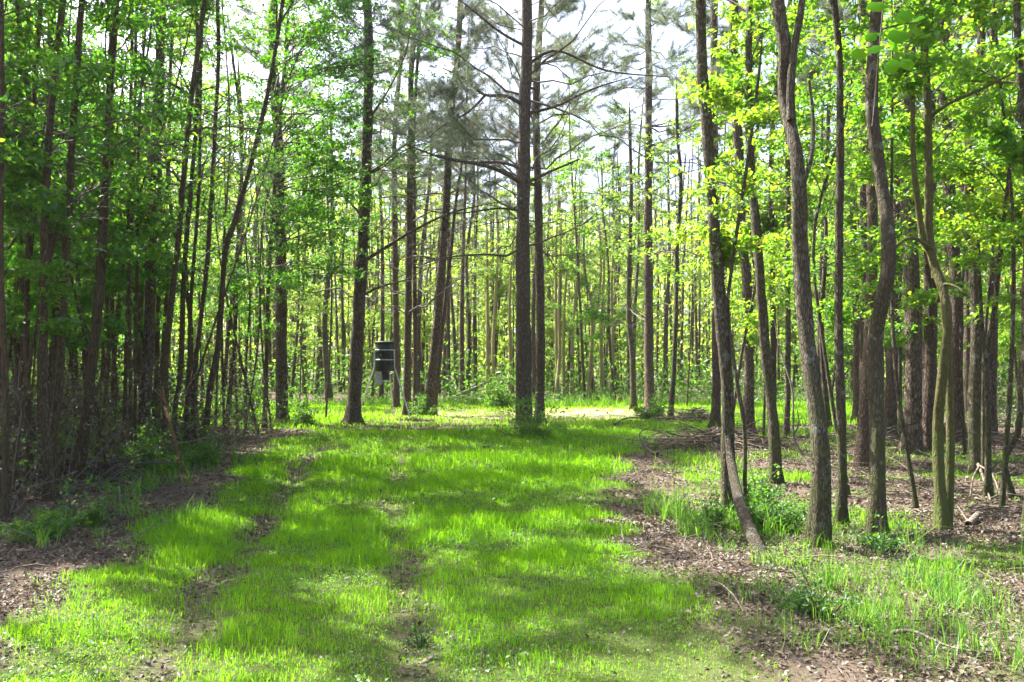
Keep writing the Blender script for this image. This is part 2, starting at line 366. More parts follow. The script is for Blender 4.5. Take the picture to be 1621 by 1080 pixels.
def build_tree(name, label, cat, line, r0, r1, bark, leafm, group=None, segs=12, flare=.45, kind='hardwood',
               z0=3., z1=None, nb=24, lb=1.8, L=.1, per=5, seed=0, prune=True, live=6., azb=None, leafless=0.0, extra=None, tuftn=30, tw=7, nw=.0072, zb=1.9, ptw=10, tufts=6, keepfrac=None):
    rng = R(seed); keepfrac = keepfrac if keepfrac is not None else (.55 if kind == 'pine' else 1.0)
    base = line[0].copy(); base[2] = gz(base[0], base[1])
    H = line[-1, 2]; z1 = z1 or H
    root = bpy.data.objects.new(name, None); COL.objects.link(root); root.location = base; root.empty_display_size = .3
    tag(root, label, cat, group)
    t = np.linspace(0, 1, len(line)); zz = line[:, 2]-base[2]
    rad = (r0+(r1-r0)*t)*(1+flare*np.exp(-np.maximum(zz, 0)/.22))*np.clip((1-t)/.1, .12, 1)
    mb = MB(); an = np.arange(segs)*2*math.pi/segs; ph = rng.uniform(0, 6.28, 3)
    lob = 1+np.exp(-np.maximum(zz, 0)/.2)[:, None]*.34*(np.cos(3*an+ph[0])+.6*np.cos(5*an+ph[1]))[None]*(segs > 8)
    lob = lob+.05*np.sin(zz[:, None]*3.1+an[None]*2+ph[2])*(segs > 8)
    tubes(mb, line[None], rad[None], segs, 0, .04 if segs > 8 else .02, rng, mod=lob[None])
    if extra:
        for (ex, ra, rb, *own) in extra:
            e = spline(ex, 16)
            if own:
                pm = MB(); tubes(pm, e[None], np.linspace(ra, rb, 16)[None], segs-3, 0, .04, rng)
                obj('leaning_stem', pm.mesh('leaning_stem', [M[own[0]]], base), root); continue
            tubes(mb, e[None], np.linspace(ra, rb, 16)[None], max(6, segs-3), 0, .03, rng)
    obj('trunk', mb.mesh('trunk', [M[bark]], base), root)
    cr = MB()
    if kind == 'hardwood':
        z = np.sort(z0+(z1-z0)*rng.random(nb)**zb); b = at_z(line, z)
        rt = np.interp(z, line[:, 2], rad)
        az = rng.uniform(0, 2*math.pi, nb) if azb is None else rng.normal(azb[0], azb[1], nb)
        prof = np.sin(np.clip((z-z0)/max(H-z0, .1), 0, 1)*2.6+.45)
        ln = lb*rng.uniform(.45, 1.15, nb)*np.clip(prof, .3, 1)
        P = limb_set(rng, nb, b, az, np.radians(rng.uniform(5, 55, nb)), ln, 7, -.12, .07)
        tubes(cr, P, np.clip(np.minimum(rt*.45, .011*ln), .005, .05)[:, None]*np.linspace(1, .25, 7), 4, 1)
        k = np.repeat(np.arange(nb), tw); n = len(k)
        s, dv = along(P[k], rng.uniform(.2, 1, n))
        a2 = np.arctan2(dv[:, 1], dv[:, 0])+rng.choice([-1, 1], n)*rng.uniform(.25, 1.3, n)
        l2 = ln[k]*rng.uniform(.2, .5, n)
        Q = limb_set(rng, n, s, a2, np.radians(rng.uniform(-15, 35, n)), l2, 4, -.15, .1)
        tubes(cr, Q, np.full((n, 1), .0058)*np.linspace(1, .5, 4), 3, 1)
        lf = rng.random(n) > leafless
        Q = Q[lf]; l2 = l2[lf]; n = len(Q)
        m = 10; kk = np.repeat(np.arange(n), m)
        c, _ = along(Q[kk], rng.uniform(.12, 1.05, len(kk)))
        if prune: c = c[keep_mask(c, rng) | (rng.random(len(c)) > keepfrac)]
        c = np.repeat(c, max(2, per-1), 0); c = c+rng.normal(size=c.shape)*np.array([.062, .062, .035])*(L/.1)
        leaves(cr, c, L*.88, rng, up=1.1)
    else:
        top = H-.3; z = []; q = z0
        while q < top: z += [q+rng.uniform(-.06, .06)]*rng.integers(2, 5); q += rng.uniform(.38, .75)
        z = np.array(z); nb = len(z); b = at_z(line, z); rt = np.interp(z, line[:, 2], rad)
        az = rng.uniform(0, 2*math.pi, nb)
        up = np.clip((z-z0)/max(top-z0, .1), 0, 1)
        dead = z < live+rng.normal(size=nb)*.7
        ln = lb*rng.uniform(.5, 1.15, nb)*np.where(dead, np.where(rng.random(nb) < .35, .35, .85), 1)*(1-.75*up**1.6)
        P = limb_set(rng, nb, b, az, np.radians(rng.uniform(-8, 32, nb)), ln, 8, np.where(dead, rng.uniform(-.2, .1, nb), .12), .07)
        tubes(cr, P, np.clip(np.minimum(rt*.4, .010*ln), .006, .04)[:, None]*np.linspace(1, .3, 8), 4, 1)
        k = np.repeat(np.arange(nb), ptw); n = len(k)
        s, dv = along(P[k], rng.uniform(.3, 1, n))
        a2 = np.arctan2(dv[:, 1], dv[:, 0])+rng.choice([-1, 1], n)*rng.uniform(.3, 1.1, n)
        l2 = ln[k]*rng.uniform(.15, .55, n)
        Q = limb_set(rng, n, s, a2, np.radians(rng.uniform(-10, 40, n)), l2, 4, .15, .14)
        tubes(cr, Q, np.full((n, 1), .005)*np.linspace(1, .5, 4), 3, 1)
        lv = ~dead[k]; Ql = Q[lv]; n = len(Ql)
        if n:
            kk = np.repeat(np.arange(n), tufts)
            c, d = along(Ql[kk], rng.uniform(.35, 1, len(kk)))
            if prune:
                ok = keep_mask(c, rng) | (rng.random(len(c)) > keepfrac); c, d = c[ok], d[ok]
            needles(cr, c, nz(d+np.array([0, 0, .25])), rng, tuftn, .19, nw)
    if cr.n: obj('crown', cr.mesh('crown', [M[leafm], M['twig']], base), root)
    return root

def hero(name, label, kind, d, px, wb, wt, bark, leafm='leaf_left', H=13., cat='tree', seed=0, **kw):
    """px: the trunk's centre line in photo pixels, base first; d its distance; wb, wt widths in pixels"""
    rng = R(1000+seed)
    pts = [PW(x, y, d) for x, y in px]
    for q in pts[1:]: q[1] += rng.normal()*.06
    pts[0][2] = gz(pts[0][0], pts[0][1])-.12
    line = trunk_line(pts, H, rng)
    q_ = .88 if bark != 'pine_bark' else .95
    r0 = q_*wb*d/F/2; rt = q_*wt*d/F/2
    zt = pts[-1][2]; f = np.clip(zt/H, .2, 1); r1 = max(.015, r0+(rt-r0)/f)
    return build_tree(name, label, cat, line, r0, r1, bark, leafm, kind=kind, seed=seed, **kw)

TREES = []
def dY(y): return F*CH/(y-HY)
def add(*a, **k): k['seed'] = len(TREES)+11; TREES.append((a, k))

# --- open pines round the clearing
PN = dict(kind='pine')
add('pine_tree', 'straight dark pine at the left edge of the clearing, left of the feeder', 'pine', 22.9,
    [(446, 668), (446, 600), (442, 400), (442, 255), (431, 100)], 20, 15, 'pine_bark', 'needle', H=15, z0=3.2, live=9, lb=2.2)
add('pine_tree', 'slightly leaning pine standing directly left of the black barrel feeder', 'pine', 22.6,
    [(557, 668), (563, 600), (574, 385), (581, 200), (584, 50)], 23, 15, 'pine_bark', 'needle', H=16, z0=3.4, live=7.4, lb=3.0,
    extra=[([PW(574, 415, 22.6), PW(610, 392, 22.3), PW(660, 362, 22), PW(720, 335, 21.7), PW(800, 318, 21.4)], .05, .01),
           ([PW(570, 470, 22.6), PW(600, 455, 22.4), PW(650, 440, 22.2), PW(690, 415, 22)], .03, .008),
           ([PW(576, 345, 22.6), PW(540, 310, 22.8), PW(500, 300, 23), PW(470, 270, 23.2)], .035, .01),
           ([PW(582, 190, 22.6), PW(610, 150, 22.3), PW(640, 90, 22), PW(650, 40, 21.8)], .035, .01)])
add('pine_tree', 'slim straight pine rising right behind the feeder barrel', 'pine', 30,
    [(627, 645), (626, 500), (624, 350), (625, 200)], 11, 8, 'pine_bark', 'needle', H=16, z0=3.5, live=7.5, lb=2.6)
add('pine_tree', 'thicker of two pines side by side just right of the feeder', 'pine', 26,
    [(644, 655), (645, 600), (648, 348), (650, 200)], 13, 10, 'pine_bark', 'needle', H=17, z0=3.2, live=6.6, lb=2.9)
add('pine_tree', 'thinner of two pines side by side just right of the feeder', 'pine', 26.6,
    [(657, 655), (657, 500), (656, 320), (655, 220)], 8, 6, 'pine_bark', 'needle', H=14, z0=4, live=6.8, lb=2.4)
add('pine_tree', 'pine leaning clearly to the right between the feeder and the big centre pine', 'pine', 25.7,
    [(677, 659), (683, 600), (694, 480), (705, 330), (709, 250)], 17, 12, 'pine_bark', 'needle', H=15, z0=4, live=6.6, lb=2.6)
add('pine_tree', 'very thin leaning pine tucked behind the right-leaning pine', 'pine', 26.5,
    [(686, 657), (697, 545), (712, 410), (720, 330)], 8, 5, 'pine_bark', 'needle', H=13, z0=4, live=6.8, lb=2.2)
add('pine_tree', 'big centre pine with flaky bark and long bare limbs, brush at its foot', 'pine', 18.8,
    [(829, 688), (829, 600), (828, 420), (828, 300), (830, 180), (834, 60)], 28, 18, 'pine_bark', 'needle', H=14, z0=4.3, live=5.9, lb=3.6, segs=16, flare=.35,
    extra=[([PW(827, 292, 18.8), PW(800, 275, 18.6), PW(765, 262, 18.3), PW(700, 250, 17.9), PW(640, 228, 17.6)], .055, .012),
           ([PW(827, 268, 18.8), PW(795, 258, 18.9), PW(740, 256, 19), PW(690, 245, 19.1)], .04, .01),
           ([PW(826, 165, 18.8), PW(800, 152, 18.6), PW(765, 150, 18.4), PW(735, 125, 18.2), PW(700, 108, 18)], .05, .012),
           ([PW(768, 151, 18.4), PW(740, 178, 18.2), PW(700, 200, 18), PW(676, 220, 17.8)], .03, .008),
           ([PW(832, 180, 18.8), PW(880, 168, 18.7), PW(940, 140, 18.5), PW(1000, 122, 18.3)], .04, .01),
           ([PW(832, 290, 18.8), PW(870, 272, 18.6), PW(917, 252, 18.4)], .04, .02),
           ([PW(827, 335, 18.8), PW(790, 330, 18.6), PW(720, 338, 18.3), PW(660, 330, 18)], .03, .008),
           ([PW(832, 105, 18.8), PW(880, 80, 18.6), PW(960, 112, 18.2), PW(1060, 122, 17.8)], .04, .01),
           ([PW(834, 75, 18.8), PW(790, 50, 18.5), PW(740, 10, 18.2), PW(700, -20, 18)], .035, .01)])
add('pine_tree', 'slimmer pine immediately right of the big centre pine', 'pine', 22.5,
    [(853, 669), (855, 560), (854, 420), (849, 250), (847, 160), (851, 80)], 16, 11, 'pine_bark', 'needle', H=14.5, z0=4, live=6.4, lb=3.5, keepfrac=.2)
add('pine_tree', 'straight pine with whorls of thin bare limbs halfway between centre pine and curved oak', 'pine', 27,
    [(1029, 653), (1028, 500), (1026, 300), (1026, 100)], 17, 11, 'pine_bark', 'needle', H=17, z0=3.0, live=8.6, lb=3.8, ptw=9, keepfrac=.1)
add('hardwood_tree', 'crooked trunk just left of the straight whorled pine', 'hardwood', 28.5,
    [(1003, 649), (1001, 570), (995, 500), (994, 430), (998, 330)], 11, 7, 'oak_bark', 'leaf_far', H=11, z0=5, nb=26, lb=2.2, L=.15)
add('young_tree', 'thin wavy sapling between the straight whorled pine and the curved oak', 'hardwood', 23.5,
    [(1060, 665), (1066, 590), (1070, 500), (1072, 400), (1077, 290), (1072, 220)], 9, 6, 'oak_bark', 'leaf_right', H=10, z0=4, nb=26, lb=1.8, L=.13)
# --- right hand oaks
add('oak_tree', 'curved oak at the right of the clearing with a prop stem leaning into its foot', 'hardwood', 8.75,
    [(1155, 815), (1154, 720), (1151, 630), (1139, 493), (1128, 389), (1117, 214), (1109, 117), (1106, 0)], 25, 18, 'oak_bark', 'leaf_right', H=11,
    z0=5.7, nb=24, lb=2.2, L=.10, segs=16, flare=.3, extra=[([PW(1212, 905, 6.95), PW(1201, 872, 7.15), PW(1188, 842, 7.45), PW(1172, 800, 7.95), PW(1163, 765, 8.35), PW(1156, 725, 8.68), PW(1153, 690, 8.78)], .066, .045, 'stem_bark')])
add('young_tree', 'thin bent sapling rising beside the curved oak', 'hardwood', 8.6,
    [(1176, 818), (1179, 700), (1168, 608), (1158, 500), (1160, 420)], 8, 5, 'oak_bark', 'leaf_right', H=5, z0=2.6, nb=12, lb=.9, L=.09, flare=.2)
add('pine_tree', 'reddish pine trunk standing directly behind the curved oak', 'pine', 20.5,
    [(1132, 679), (1132, 560), (1131, 300), (1129, 100)], 15, 12, 'pine_bark', 'needle', H=15, z0=5, live=8, lb=2.2)
add('pine_tree', 'tall pine seen in the gap right of the curved oak', 'pine', 17.5,
    [(1185, 697), (1184, 560), (1183, 446), (1175, 367), (1171, 253), (1163, 117), (1160, 0)], 17, 15, 'pine_bark', 'leaf_right', H=13, z0=5.5, live=30, lb=1.8)
add('oak_tree', 'oak with a bowed trunk lit along its base, second oak from the clearing', 'hardwood', 11.4,
    [(1228, 762), (1224, 680), (1211, 539), (1199, 423), (1191, 300), (1186, 150)], 20, 13, 'oak_bark', 'leaf_right', H=12, z0=5.2, nb=30, lb=2.0, L=.10, segs=14)
add('young_tree', 'slim grey trunk behind the bowed oak', 'hardwood', 18.5,
    [(1222, 690), (1224, 560), (1223, 420), (1221, 250)], 11, 9, 'oak_bark', 'leaf_right', H=11, z0=4.5, nb=26, lb=1.8, L=.13)
add('pine_tree', 'slim reddish pine seen between the bowed oak and the thick forked oak', 'pine', 17.2,
    [(1245, 699), (1246, 560), (1248, 400), (1247, 200)], 9, 8, 'pine_bark', 'needle', H=13, z0=5, live=9, lb=1.6)
add('oak_tree', 'thick oak forked high up with a bare snaking side branch', 'hardwood', 7.35,
    [(1296, 860), (1292, 724), (1278, 539), (1270, 400), (1257, 272), (1249, 155), (1243, 78), (1232, 0)], 33, 22, 'oak_bark', 'leaf_right', H=10, z0=5.7, nb=18, lb=2.0, L=.10, segs=18, flare=.4,
    extra=[([PW(1252, 190, 7.35), PW(1251, 140, 7.35), PW(1257, 75, 7.33), PW(1267, 20, 7.3), PW(1274, -60, 7.3)], .04, .025),
           ([PW(1263, 312, 7.35), PW(1273, 286, 7.25), PW(1285, 240, 7.2), PW(1286, 180, 7.2), PW(1280, 128, 7.2)], .024, .012)])
add('young_tree', 'straight slim oak trunk between the forked oak and the kinked oak', 'hardwood', 8.3,
    [(1331, 830), (1330, 720), (1329, 539), (1332, 389), (1331, 194), (1325, 39)], 17, 12, 'oak_bark', 'leaf_right', H=9.5, z0=5.4, nb=15, lb=1.5, L=.09, segs=14)
add('oak_tree', 'oak whose trunk kinks sideways above head height, leaves hanging over it', 'hardwood', 7.65,
    [(1389, 850), (1389, 700), (1391, 539), (1397, 420), (1400, 311), (1393, 233), (1384, 155), (1389, 19)], 29, 20, 'oak_bark', 'leaf_right', H=10, z0=5.6, nb=18, lb=2.0, L=.10, segs=18, flare=.4)
add('mossy_tree', 'mossy yellow green trunk with bare pale branches at right', 'hardwood', 8.0,
    [(1493, 842), (1491, 678), (1485, 500), (1476, 393), (1470, 318), (1464, 200), (1460, 40)], 19, 12, 'moss_bark', 'leaf_right', H=9, z0=3.6, nb=20, lb=1.7, L=.09, segs=16,
    extra=[([PW(1480, 440, 8), PW(1476, 408, 8), PW(1461, 378, 8), PW(1450, 300, 7.95), PW(1445, 244, 7.9), PW(1444, 150, 7.9)], .035, .02),
           ([PW(1500, 845, 8.1), PW(1504, 700, 8.1), PW(1500, 560, 8.1), PW(1491, 470, 8.05)], .045, .03),
           ([PW(1476, 395, 8), PW(1462, 385, 7.9), PW(1440, 377, 7.8), PW(1412, 395, 7.7), PW(1400, 420, 7.6)], .02, .012),
           ([PW(1484, 478, 8), PW(1492, 452, 7.9), PW(1510, 453, 7.8), PW(1530, 466, 7.7)], .02, .01),
           ([PW(1467, 190, 8), PW(1500, 165, 7.8), PW(1560, 138, 7.6), PW(1610, 112, 7.4)], .02, .009)])
add('pine_tree', 'pair of thick pines behind the mossy trunk, the wider one on their left', 'pine', 14.6,
    [(1441, 721), (1442, 600), (1444, 446), (1440, 250), (1438, 0)], 28, 22, 'pine_bark', 'needle', H=14, z0=5.5, live=9, lb=2.2, segs=14)
add('pine_tree', 'pair of thick pines behind the mossy trunk, the narrower one on their right', 'pine', 14.8,
    [(1468, 719), (1468, 600), (1471, 480), (1472, 250), (1475, 0)], 22, 16, 'pine_bark', 'needle', H=14, z0=5.5, live=9, lb=2.0, segs=14)
add('pine_tree', 'pine tilting right, seen right behind the kinked oak', 'pine', 16.9,
    [(1409, 701), (1412, 560), (1420, 400), (1422, 200)], 19, 14, 'pine_bark', 'needle', H=14, z0=5, live=9, lb=2.0, segs=14)
add('pine_tree', 'dark pine in the gap between the straight slim oak and the kinked oak', 'pine', 17.6,
    [(1370, 696), (1369, 560), (1367, 400), (1366, 150)], 18, 14, 'pine_bark', 'needle', H=14, z0=5, live=9, lb=2.0, segs=14)
add('pine_tree', 'thin pale pine left beside the dark pine, behind the straight slim oak', 'pine', 23,
    [(1355, 668), (1354, 560), (1351, 450), (1345, 250)], 12, 9, 'pine_bark', 'needle', H=14, z0=5, live=9, lb=2.0)
add('pine_tree', 'reddish pine immediately right of the mossy trunk', 'pine', 16,
    [(1512, 707), (1511, 600), (1509, 446), (1497, 200), (1492, 0)], 20, 16, 'pine_bark', 'needle', H=14, z0=5, live=9, lb=2.0, segs=14)
add('oak_tree', 'broad grey trunk further right of the mossy trunk, twigs heaped at its foot', 'hardwood', 12.2,
    [(1546, 748), (1545, 640), (1543, 480), (1541, 300), (1549, 100)], 24, 14, 'oak_bark', 'leaf_right', H=10, z0=3.6, nb=30, lb=2.0, L=.11, segs=14)
add('young_tree', 'small forked grey tree near the right edge of the view', 'hardwood', 10,
    [(1565, 786), (1565, 680), (1563, 575), (1574, 490), (1580, 400)], 11, 8, 'oak_bark', 'leaf_right', H=7, z0=3.0, nb=20, lb=1.6, L=.10,
    extra=[([PW(1564, 585, 10), PW(1556, 540, 9.95), PW(1552, 480, 9.9), PW(1548, 380, 9.9)], .03, .015)])
add('young_tree', 'crooked sapling bent like a bow by the right edge of the view', 'hardwood', 9.9,
    [(1607, 788), (1598, 735), (1599, 680), (1610, 615), (1621, 575), (1630, 480)], 11, 7, 'oak_bark', 'leaf_right', H=6, z0=3.0, nb=14, lb=1.2, L=.10)
add('oak_tree', 'dark trunk cut by the right edge of the view', 'hardwood', 8.3,
    [(1628, 830), (1627, 700), (1624, 560), (1629, 300)], 20, 14, 'oak_bark', 'leaf_right', H=8.5, z0=3.6, nb=18, lb=1.6, L=.09)
# --- left thicket
LT = dict()
def left(label, d, px, wb, wt, H=12, kind='hardwood', bark='dark_bark', **k):
    nm = 'pine_tree' if kind == 'pine' else 'thicket_tree'
    k.setdefault('z0', 2.8); k.setdefault('nb', 30); k.setdefault('lb', 1.8); k.setdefault('L', .10); k.setdefault('per', 4); k.setdefault('zb', 1.05)
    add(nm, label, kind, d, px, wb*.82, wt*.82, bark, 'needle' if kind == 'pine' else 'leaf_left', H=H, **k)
left('dark trunk cut by the left edge of the view', 8.6, [(6, 810), (6, 600), (8, 400), (4, 150)], 14, 11)
left('straight dark trunk above the black stump in the left thicket', 10.5, [(49, 770), (49, 600), (50, 400), (54, 150)], 13, 10)
left('wavy thick trunk right beside the black stump, bulging at knee height', 9.6, [(81, 790), (78, 720), (66, 620), (71, 560), (80, 400), (84, 200)], 20, 14, segs=14)
left('thick dark trunk just right of the wavy trunk by the stump', 9.9, [(86, 785), (85, 700), (91, 610), (102, 400), (118, 200)], 19, 14, segs=14)
left('slim trunk bending left at its foot, in the left thicket', 10.6, [(112, 772), (122, 700), (140, 620), (150, 400), (165, 150)], 12, 9)
left('slim trunk swaying outward to a wide foot, middle of the left thicket', 10.8, [(126, 770), (136, 680), (148, 585), (163, 400), (172, 200)], 15, 11)
left('thin straight trunk deep in the middle of the left thicket', 14.5, [(174, 718), (174, 600), (174, 455), (178, 200)], 10, 8)
left('thin trunk crossing close behind the deep straight one in the left thicket', 15.5, [(178, 710), (181, 585), (189, 437), (203, 200)], 9, 7)
left('thin brown trunk left of the thick reddish pine in the left thicket', 14.0, [(196, 722), (199, 600), (204, 474), (212, 200)], 9, 7)
left('thick reddish pine, the widest trunk of the left thicket', 14.8, [(226, 716), (229, 620), (233, 530), (239, 400), (250, 100)], 24, 18, kind='pine', bark='pine_bark', z0=5, live=8.5, lb=2.0, H=13, segs=14)
left('slim trunk close against the right side of the thick reddish pine', 16.0, [(241, 706), (246, 600), (252, 474), (262, 250)], 10, 8)
left('slim dark trunk from whose foot the orange broken snag leans', 12.6, [(255, 742), (258, 650), (263, 578), (280, 400), (296, 200)], 14, 11, segs=14)
left('slim trunk next right after the one with the orange snag', 15.0, [(272, 715), (276, 640), (281, 585), (296, 400), (312, 200)], 12, 9)
left('thin leaning trunk in the outer row of the left thicket, two before the outermost', 15.2, [(292, 714), (299, 590), (307, 474), (318, 300)], 9, 7)
left('thin kinked trunk in the outer row of the left thicket', 15.6, [(307, 710), (307, 607), (315, 511), (326, 400), (344, 120), (348, 0)], 11, 8, H=12)
left('outermost leaning trunk of the left thicket at the edge of the grass', 15.4, [(323, 712), (333, 620), (344, 537), (358, 400), (372, 340), (405, 218)], 14, 10, H=11)
left('slim trunk far back at the end of the left thicket', 24.0, [(348, 664), (356, 580), (365, 492), (380, 350)], 9, 7, L=.14)
left('last thin trunk of the left thicket before the open clearing', 27.0, [(365, 654), (368, 580), (373, 492), (382, 350)], 9, 7, L=.14)
add('leafy_tree', 'leafy green tree hiding its stem behind the left clearing pine, boughs reaching towards the feeder', 'hardwood', 20.6,
    [(418, 678), (421, 560), (424, 430), (434, 300), (445, 180)], 8, 6, 'dark_bark', 'leaf_left', H=14, z0=3.2, nb=120, lb=3.7, L=.12, azb=(0.1, 1.0), zb=.9, keepfrac=.05)

for a, k in TREES:
    hero(*a, **k)

# --- fill: the rest of the forest
PLACED = [((a[4][0][0]-CX)*a[3]/F, a[3]) for a, k in TREES]
LAND = [(6, 'left edge trunk'), (81, 'wavy trunk by the stump'), (226, 'thick reddish pine'), (323, 'outermost thicket trunk'), (446, 'left clearing pine'), (557, 'feeder pine'), (680, 'leaning pine'),
        (840, 'big centre pine'), (1028, 'whorled pine'), (1155, 'curved oak'), (1228, 'bowed oak'), (1296, 'forked oak'), (1389, 'kinked oak'), (1493, 'mossy trunk')]
ORD = ['first', 'second', 'third', 'fourth', 'fifth', 'sixth', 'seventh', 'eighth', 'ninth', 'tenth', 'eleventh', 'twelfth', 'thirteenth', 'fourteenth', 'fifteenth', 'sixteenth', 'seventeenth', 'eighteenth', 'nineteenth', 'twentieth']+['twenty-'+q for q in 'first second third fourth fifth sixth seventh eighth ninth'.split()]
rngF = R(5)
FILL = []
def scatter(n, dr, xf, mind, kindp, tries=60):
    for _ in range(n):
        for _ in range(tries):
            d = rngF.uniform(*dr); lo, hi = xf(d); x = rngF.uniform(lo, hi)
            if 25 < d < 39 and 735 < CX+F*x/d < 822: continue
            if all((x-a)**2+((d-b)*.8)**2 > mind**2 for a, b in PLACED):
                PLACED.append((x, d)); FILL.append((x, d, rngF.random() < kindp)); break
scatter(24, (8.5, 21), lambda d: (-.78*d-1.5, -5.6-.03*d), .7, .12)
scatter(22, (22, 35), lambda d: (-.74*d, -12.2), 1.0, .2)
scatter(7, (13, 20), lambda d: (.42*d, .74*d), 1.3, .3)
scatter(20, (20, 35), lambda d: (.36*d, .74*d), 1.4, .45)
scatter(75, (35, 50), lambda d: (-.72*d, .72*d), 1.0, .28)
scatter(10, (50, 62), lambda d: (-.7*d, .7*d), 1.6, .35)
NTREE = len(FILL)
scatter(10, (35, 46), lambda d: (-9, 11), .9, 1.1)
scatter(58, (8.8, 21), lambda d: (-.66*d-.5, -5.2-.02*d), .38, 0)
THIN = set(range(NTREE+10, len(FILL)))
for (x, d) in ((772, 38), (784, 37.5), (806, 38.5), (882, 36.5), (892, 37), (905, 38), (930, 36.5), (940, 37.5), (955, 36.8), (968, 38), (878, 36)):
    FILL.append(((x-CX)*d/F, d, None))
info = []
for i, (x, d, pine) in enumerate(FILL):
    px = CX+F*x/d
    info.append((px, d, i))
labels = {}
zones = {}
for px, d, i in info:
    li = max([k for k, (lx, _) in enumerate(LAND) if lx <= px], default=-1)
    band = 3 if i in THIN else (0 if d < 22 else (1 if d < 36 else 2))
    pine = FILL[i][2]
    zones.setdefault((li, band, 0 if pine is None else (1 if pine else 2)), []).append((px, i))
for (li, band, kd), lst in zones.items():
    lst.sort()
    wh = ['among near trees', 'at mid depth', 'in far tree line', 'in the thicket'][band]
    what = ['sunlit yellowish stem', 'pine trunk', 'slim leafy tree'][kd] if band < 3 else 'thin bare pole'
    where = ('right of the '+LAND[li][1]) if li >= 0 else 'past the left edge trunk'
    for k, (px, i) in enumerate(lst):
        labels[i] = f'{ORD[min(k, 28)]} {what} {where}, {wh}' if len(lst) > 1 else f'lone {what} {where}, {wh}'
def simple_line(x, d, H, rng, lean=.06):
    dx, dy = rng.normal(size=2)*lean
    p = [np.array([x, d, gz(x, d)-.1])]
    for q in (.25, .5, .75, 1): p.append(np.array([x+dx*H*q+rng.normal()*.12, d+dy*H*q+rng.normal()*.12, H*q]))
    return spline(p, 18)
PROTO = {}
def copy_tree(root, loc, rz, sc, label, group):
    r = root.copy(); COL.objects.link(r); r.location = loc; r.rotation_euler = (0, 0, rz); r.scale = (sc, sc, sc)
    r['label'] = label; r['group'] = group
    for ch in root.children:
        c = ch.copy(); COL.objects.link(c); c.parent = r
    return r
for i, (x, d, pine) in enumerate(FILL):
    rng = R(4000+i); left_side = x < -4; far = d > 50
    grp = 'trees of the far tree line' if d >= 36 else ('trees of the left thicket' if left_side else 'trees of the right hand wood')
    if far:
        key = (bool(pine), int(rng.integers(0, 5)))
        if key in PROTO:
            copy_tree(PROTO[key], (x, d, gz(x, d)*(d < 40)), rng.uniform(0, 6.28), rng.uniform(.85, 1.15), labels[i], grp); continue
    if pine:
        H = rng.uniform(13, 16); r = rng.uniform(.09, .15)
        o = build_tree('pine_tree', labels[i], 'tree', simple_line(x, d, H, rng, .02), r, .04, 'pine_bark', 'needle', grp, segs=8, kind='pine',
                       z0=4, live=8.5, lb=2.2, seed=6000+i, prune=True, keepfrac=1, tuftn=20, nw=.013, ptw=7, tufts=5)
    elif pine is None:  # stems made sunlit by their bright bark colour
        H = rng.uniform(8, 11); r = rng.uniform(.07, .12)
        o = build_tree('sunlit_stem_tree', labels[i], 'tree', simple_line(x, d, H, rng, .03), r, .03, 'sunlit_tan_bark', 'leaf_far', 'sunlit stems at the back of the clearing', segs=8,
                       z0=5.5, nb=9, lb=1.5, L=.12, per=4, seed=6000+i)
    elif i in THIN:
        H = rng.uniform(6, 9.5); r = rng.uniform(.018, .036)
        o = build_tree('thin_pole_tree', labels[i], 'tree', simple_line(x, d, H, rng, .10), r, .008, 'dark_bark', 'leaf_left', 'thin bare poles of the left thicket', segs=7,
                       z0=1.9, nb=14, lb=1.1, L=.085, per=4, seed=6000+i, zb=1.2)
    else:
        H = rng.uniform(7.5, 11) if d < 22 else rng.uniform(10, 15); r = rng.uniform(.045, .085); r = rng.uniform(.045, .085)
        near = d < 22
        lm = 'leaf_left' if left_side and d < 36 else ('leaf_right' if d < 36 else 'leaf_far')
        o = build_tree('slim_tree', labels[i], 'tree', simple_line(x, d, H, rng, .05), r, .015, 'dark_bark' if left_side else rng.choice(['oak_bark', 'dark_bark', 'sunlit_tan_bark'], p=[.5, .35, .15]),
                       lm, grp, segs=8, z0=rng.uniform(1.2, 3.2), nb=24 if near else (40 if d < 36 else 52), lb=2.0, L=.10 if near else .135, zb=1.5,
                       per=4, seed=6000+i, prune=True)
    if far: PROTO[key] = o

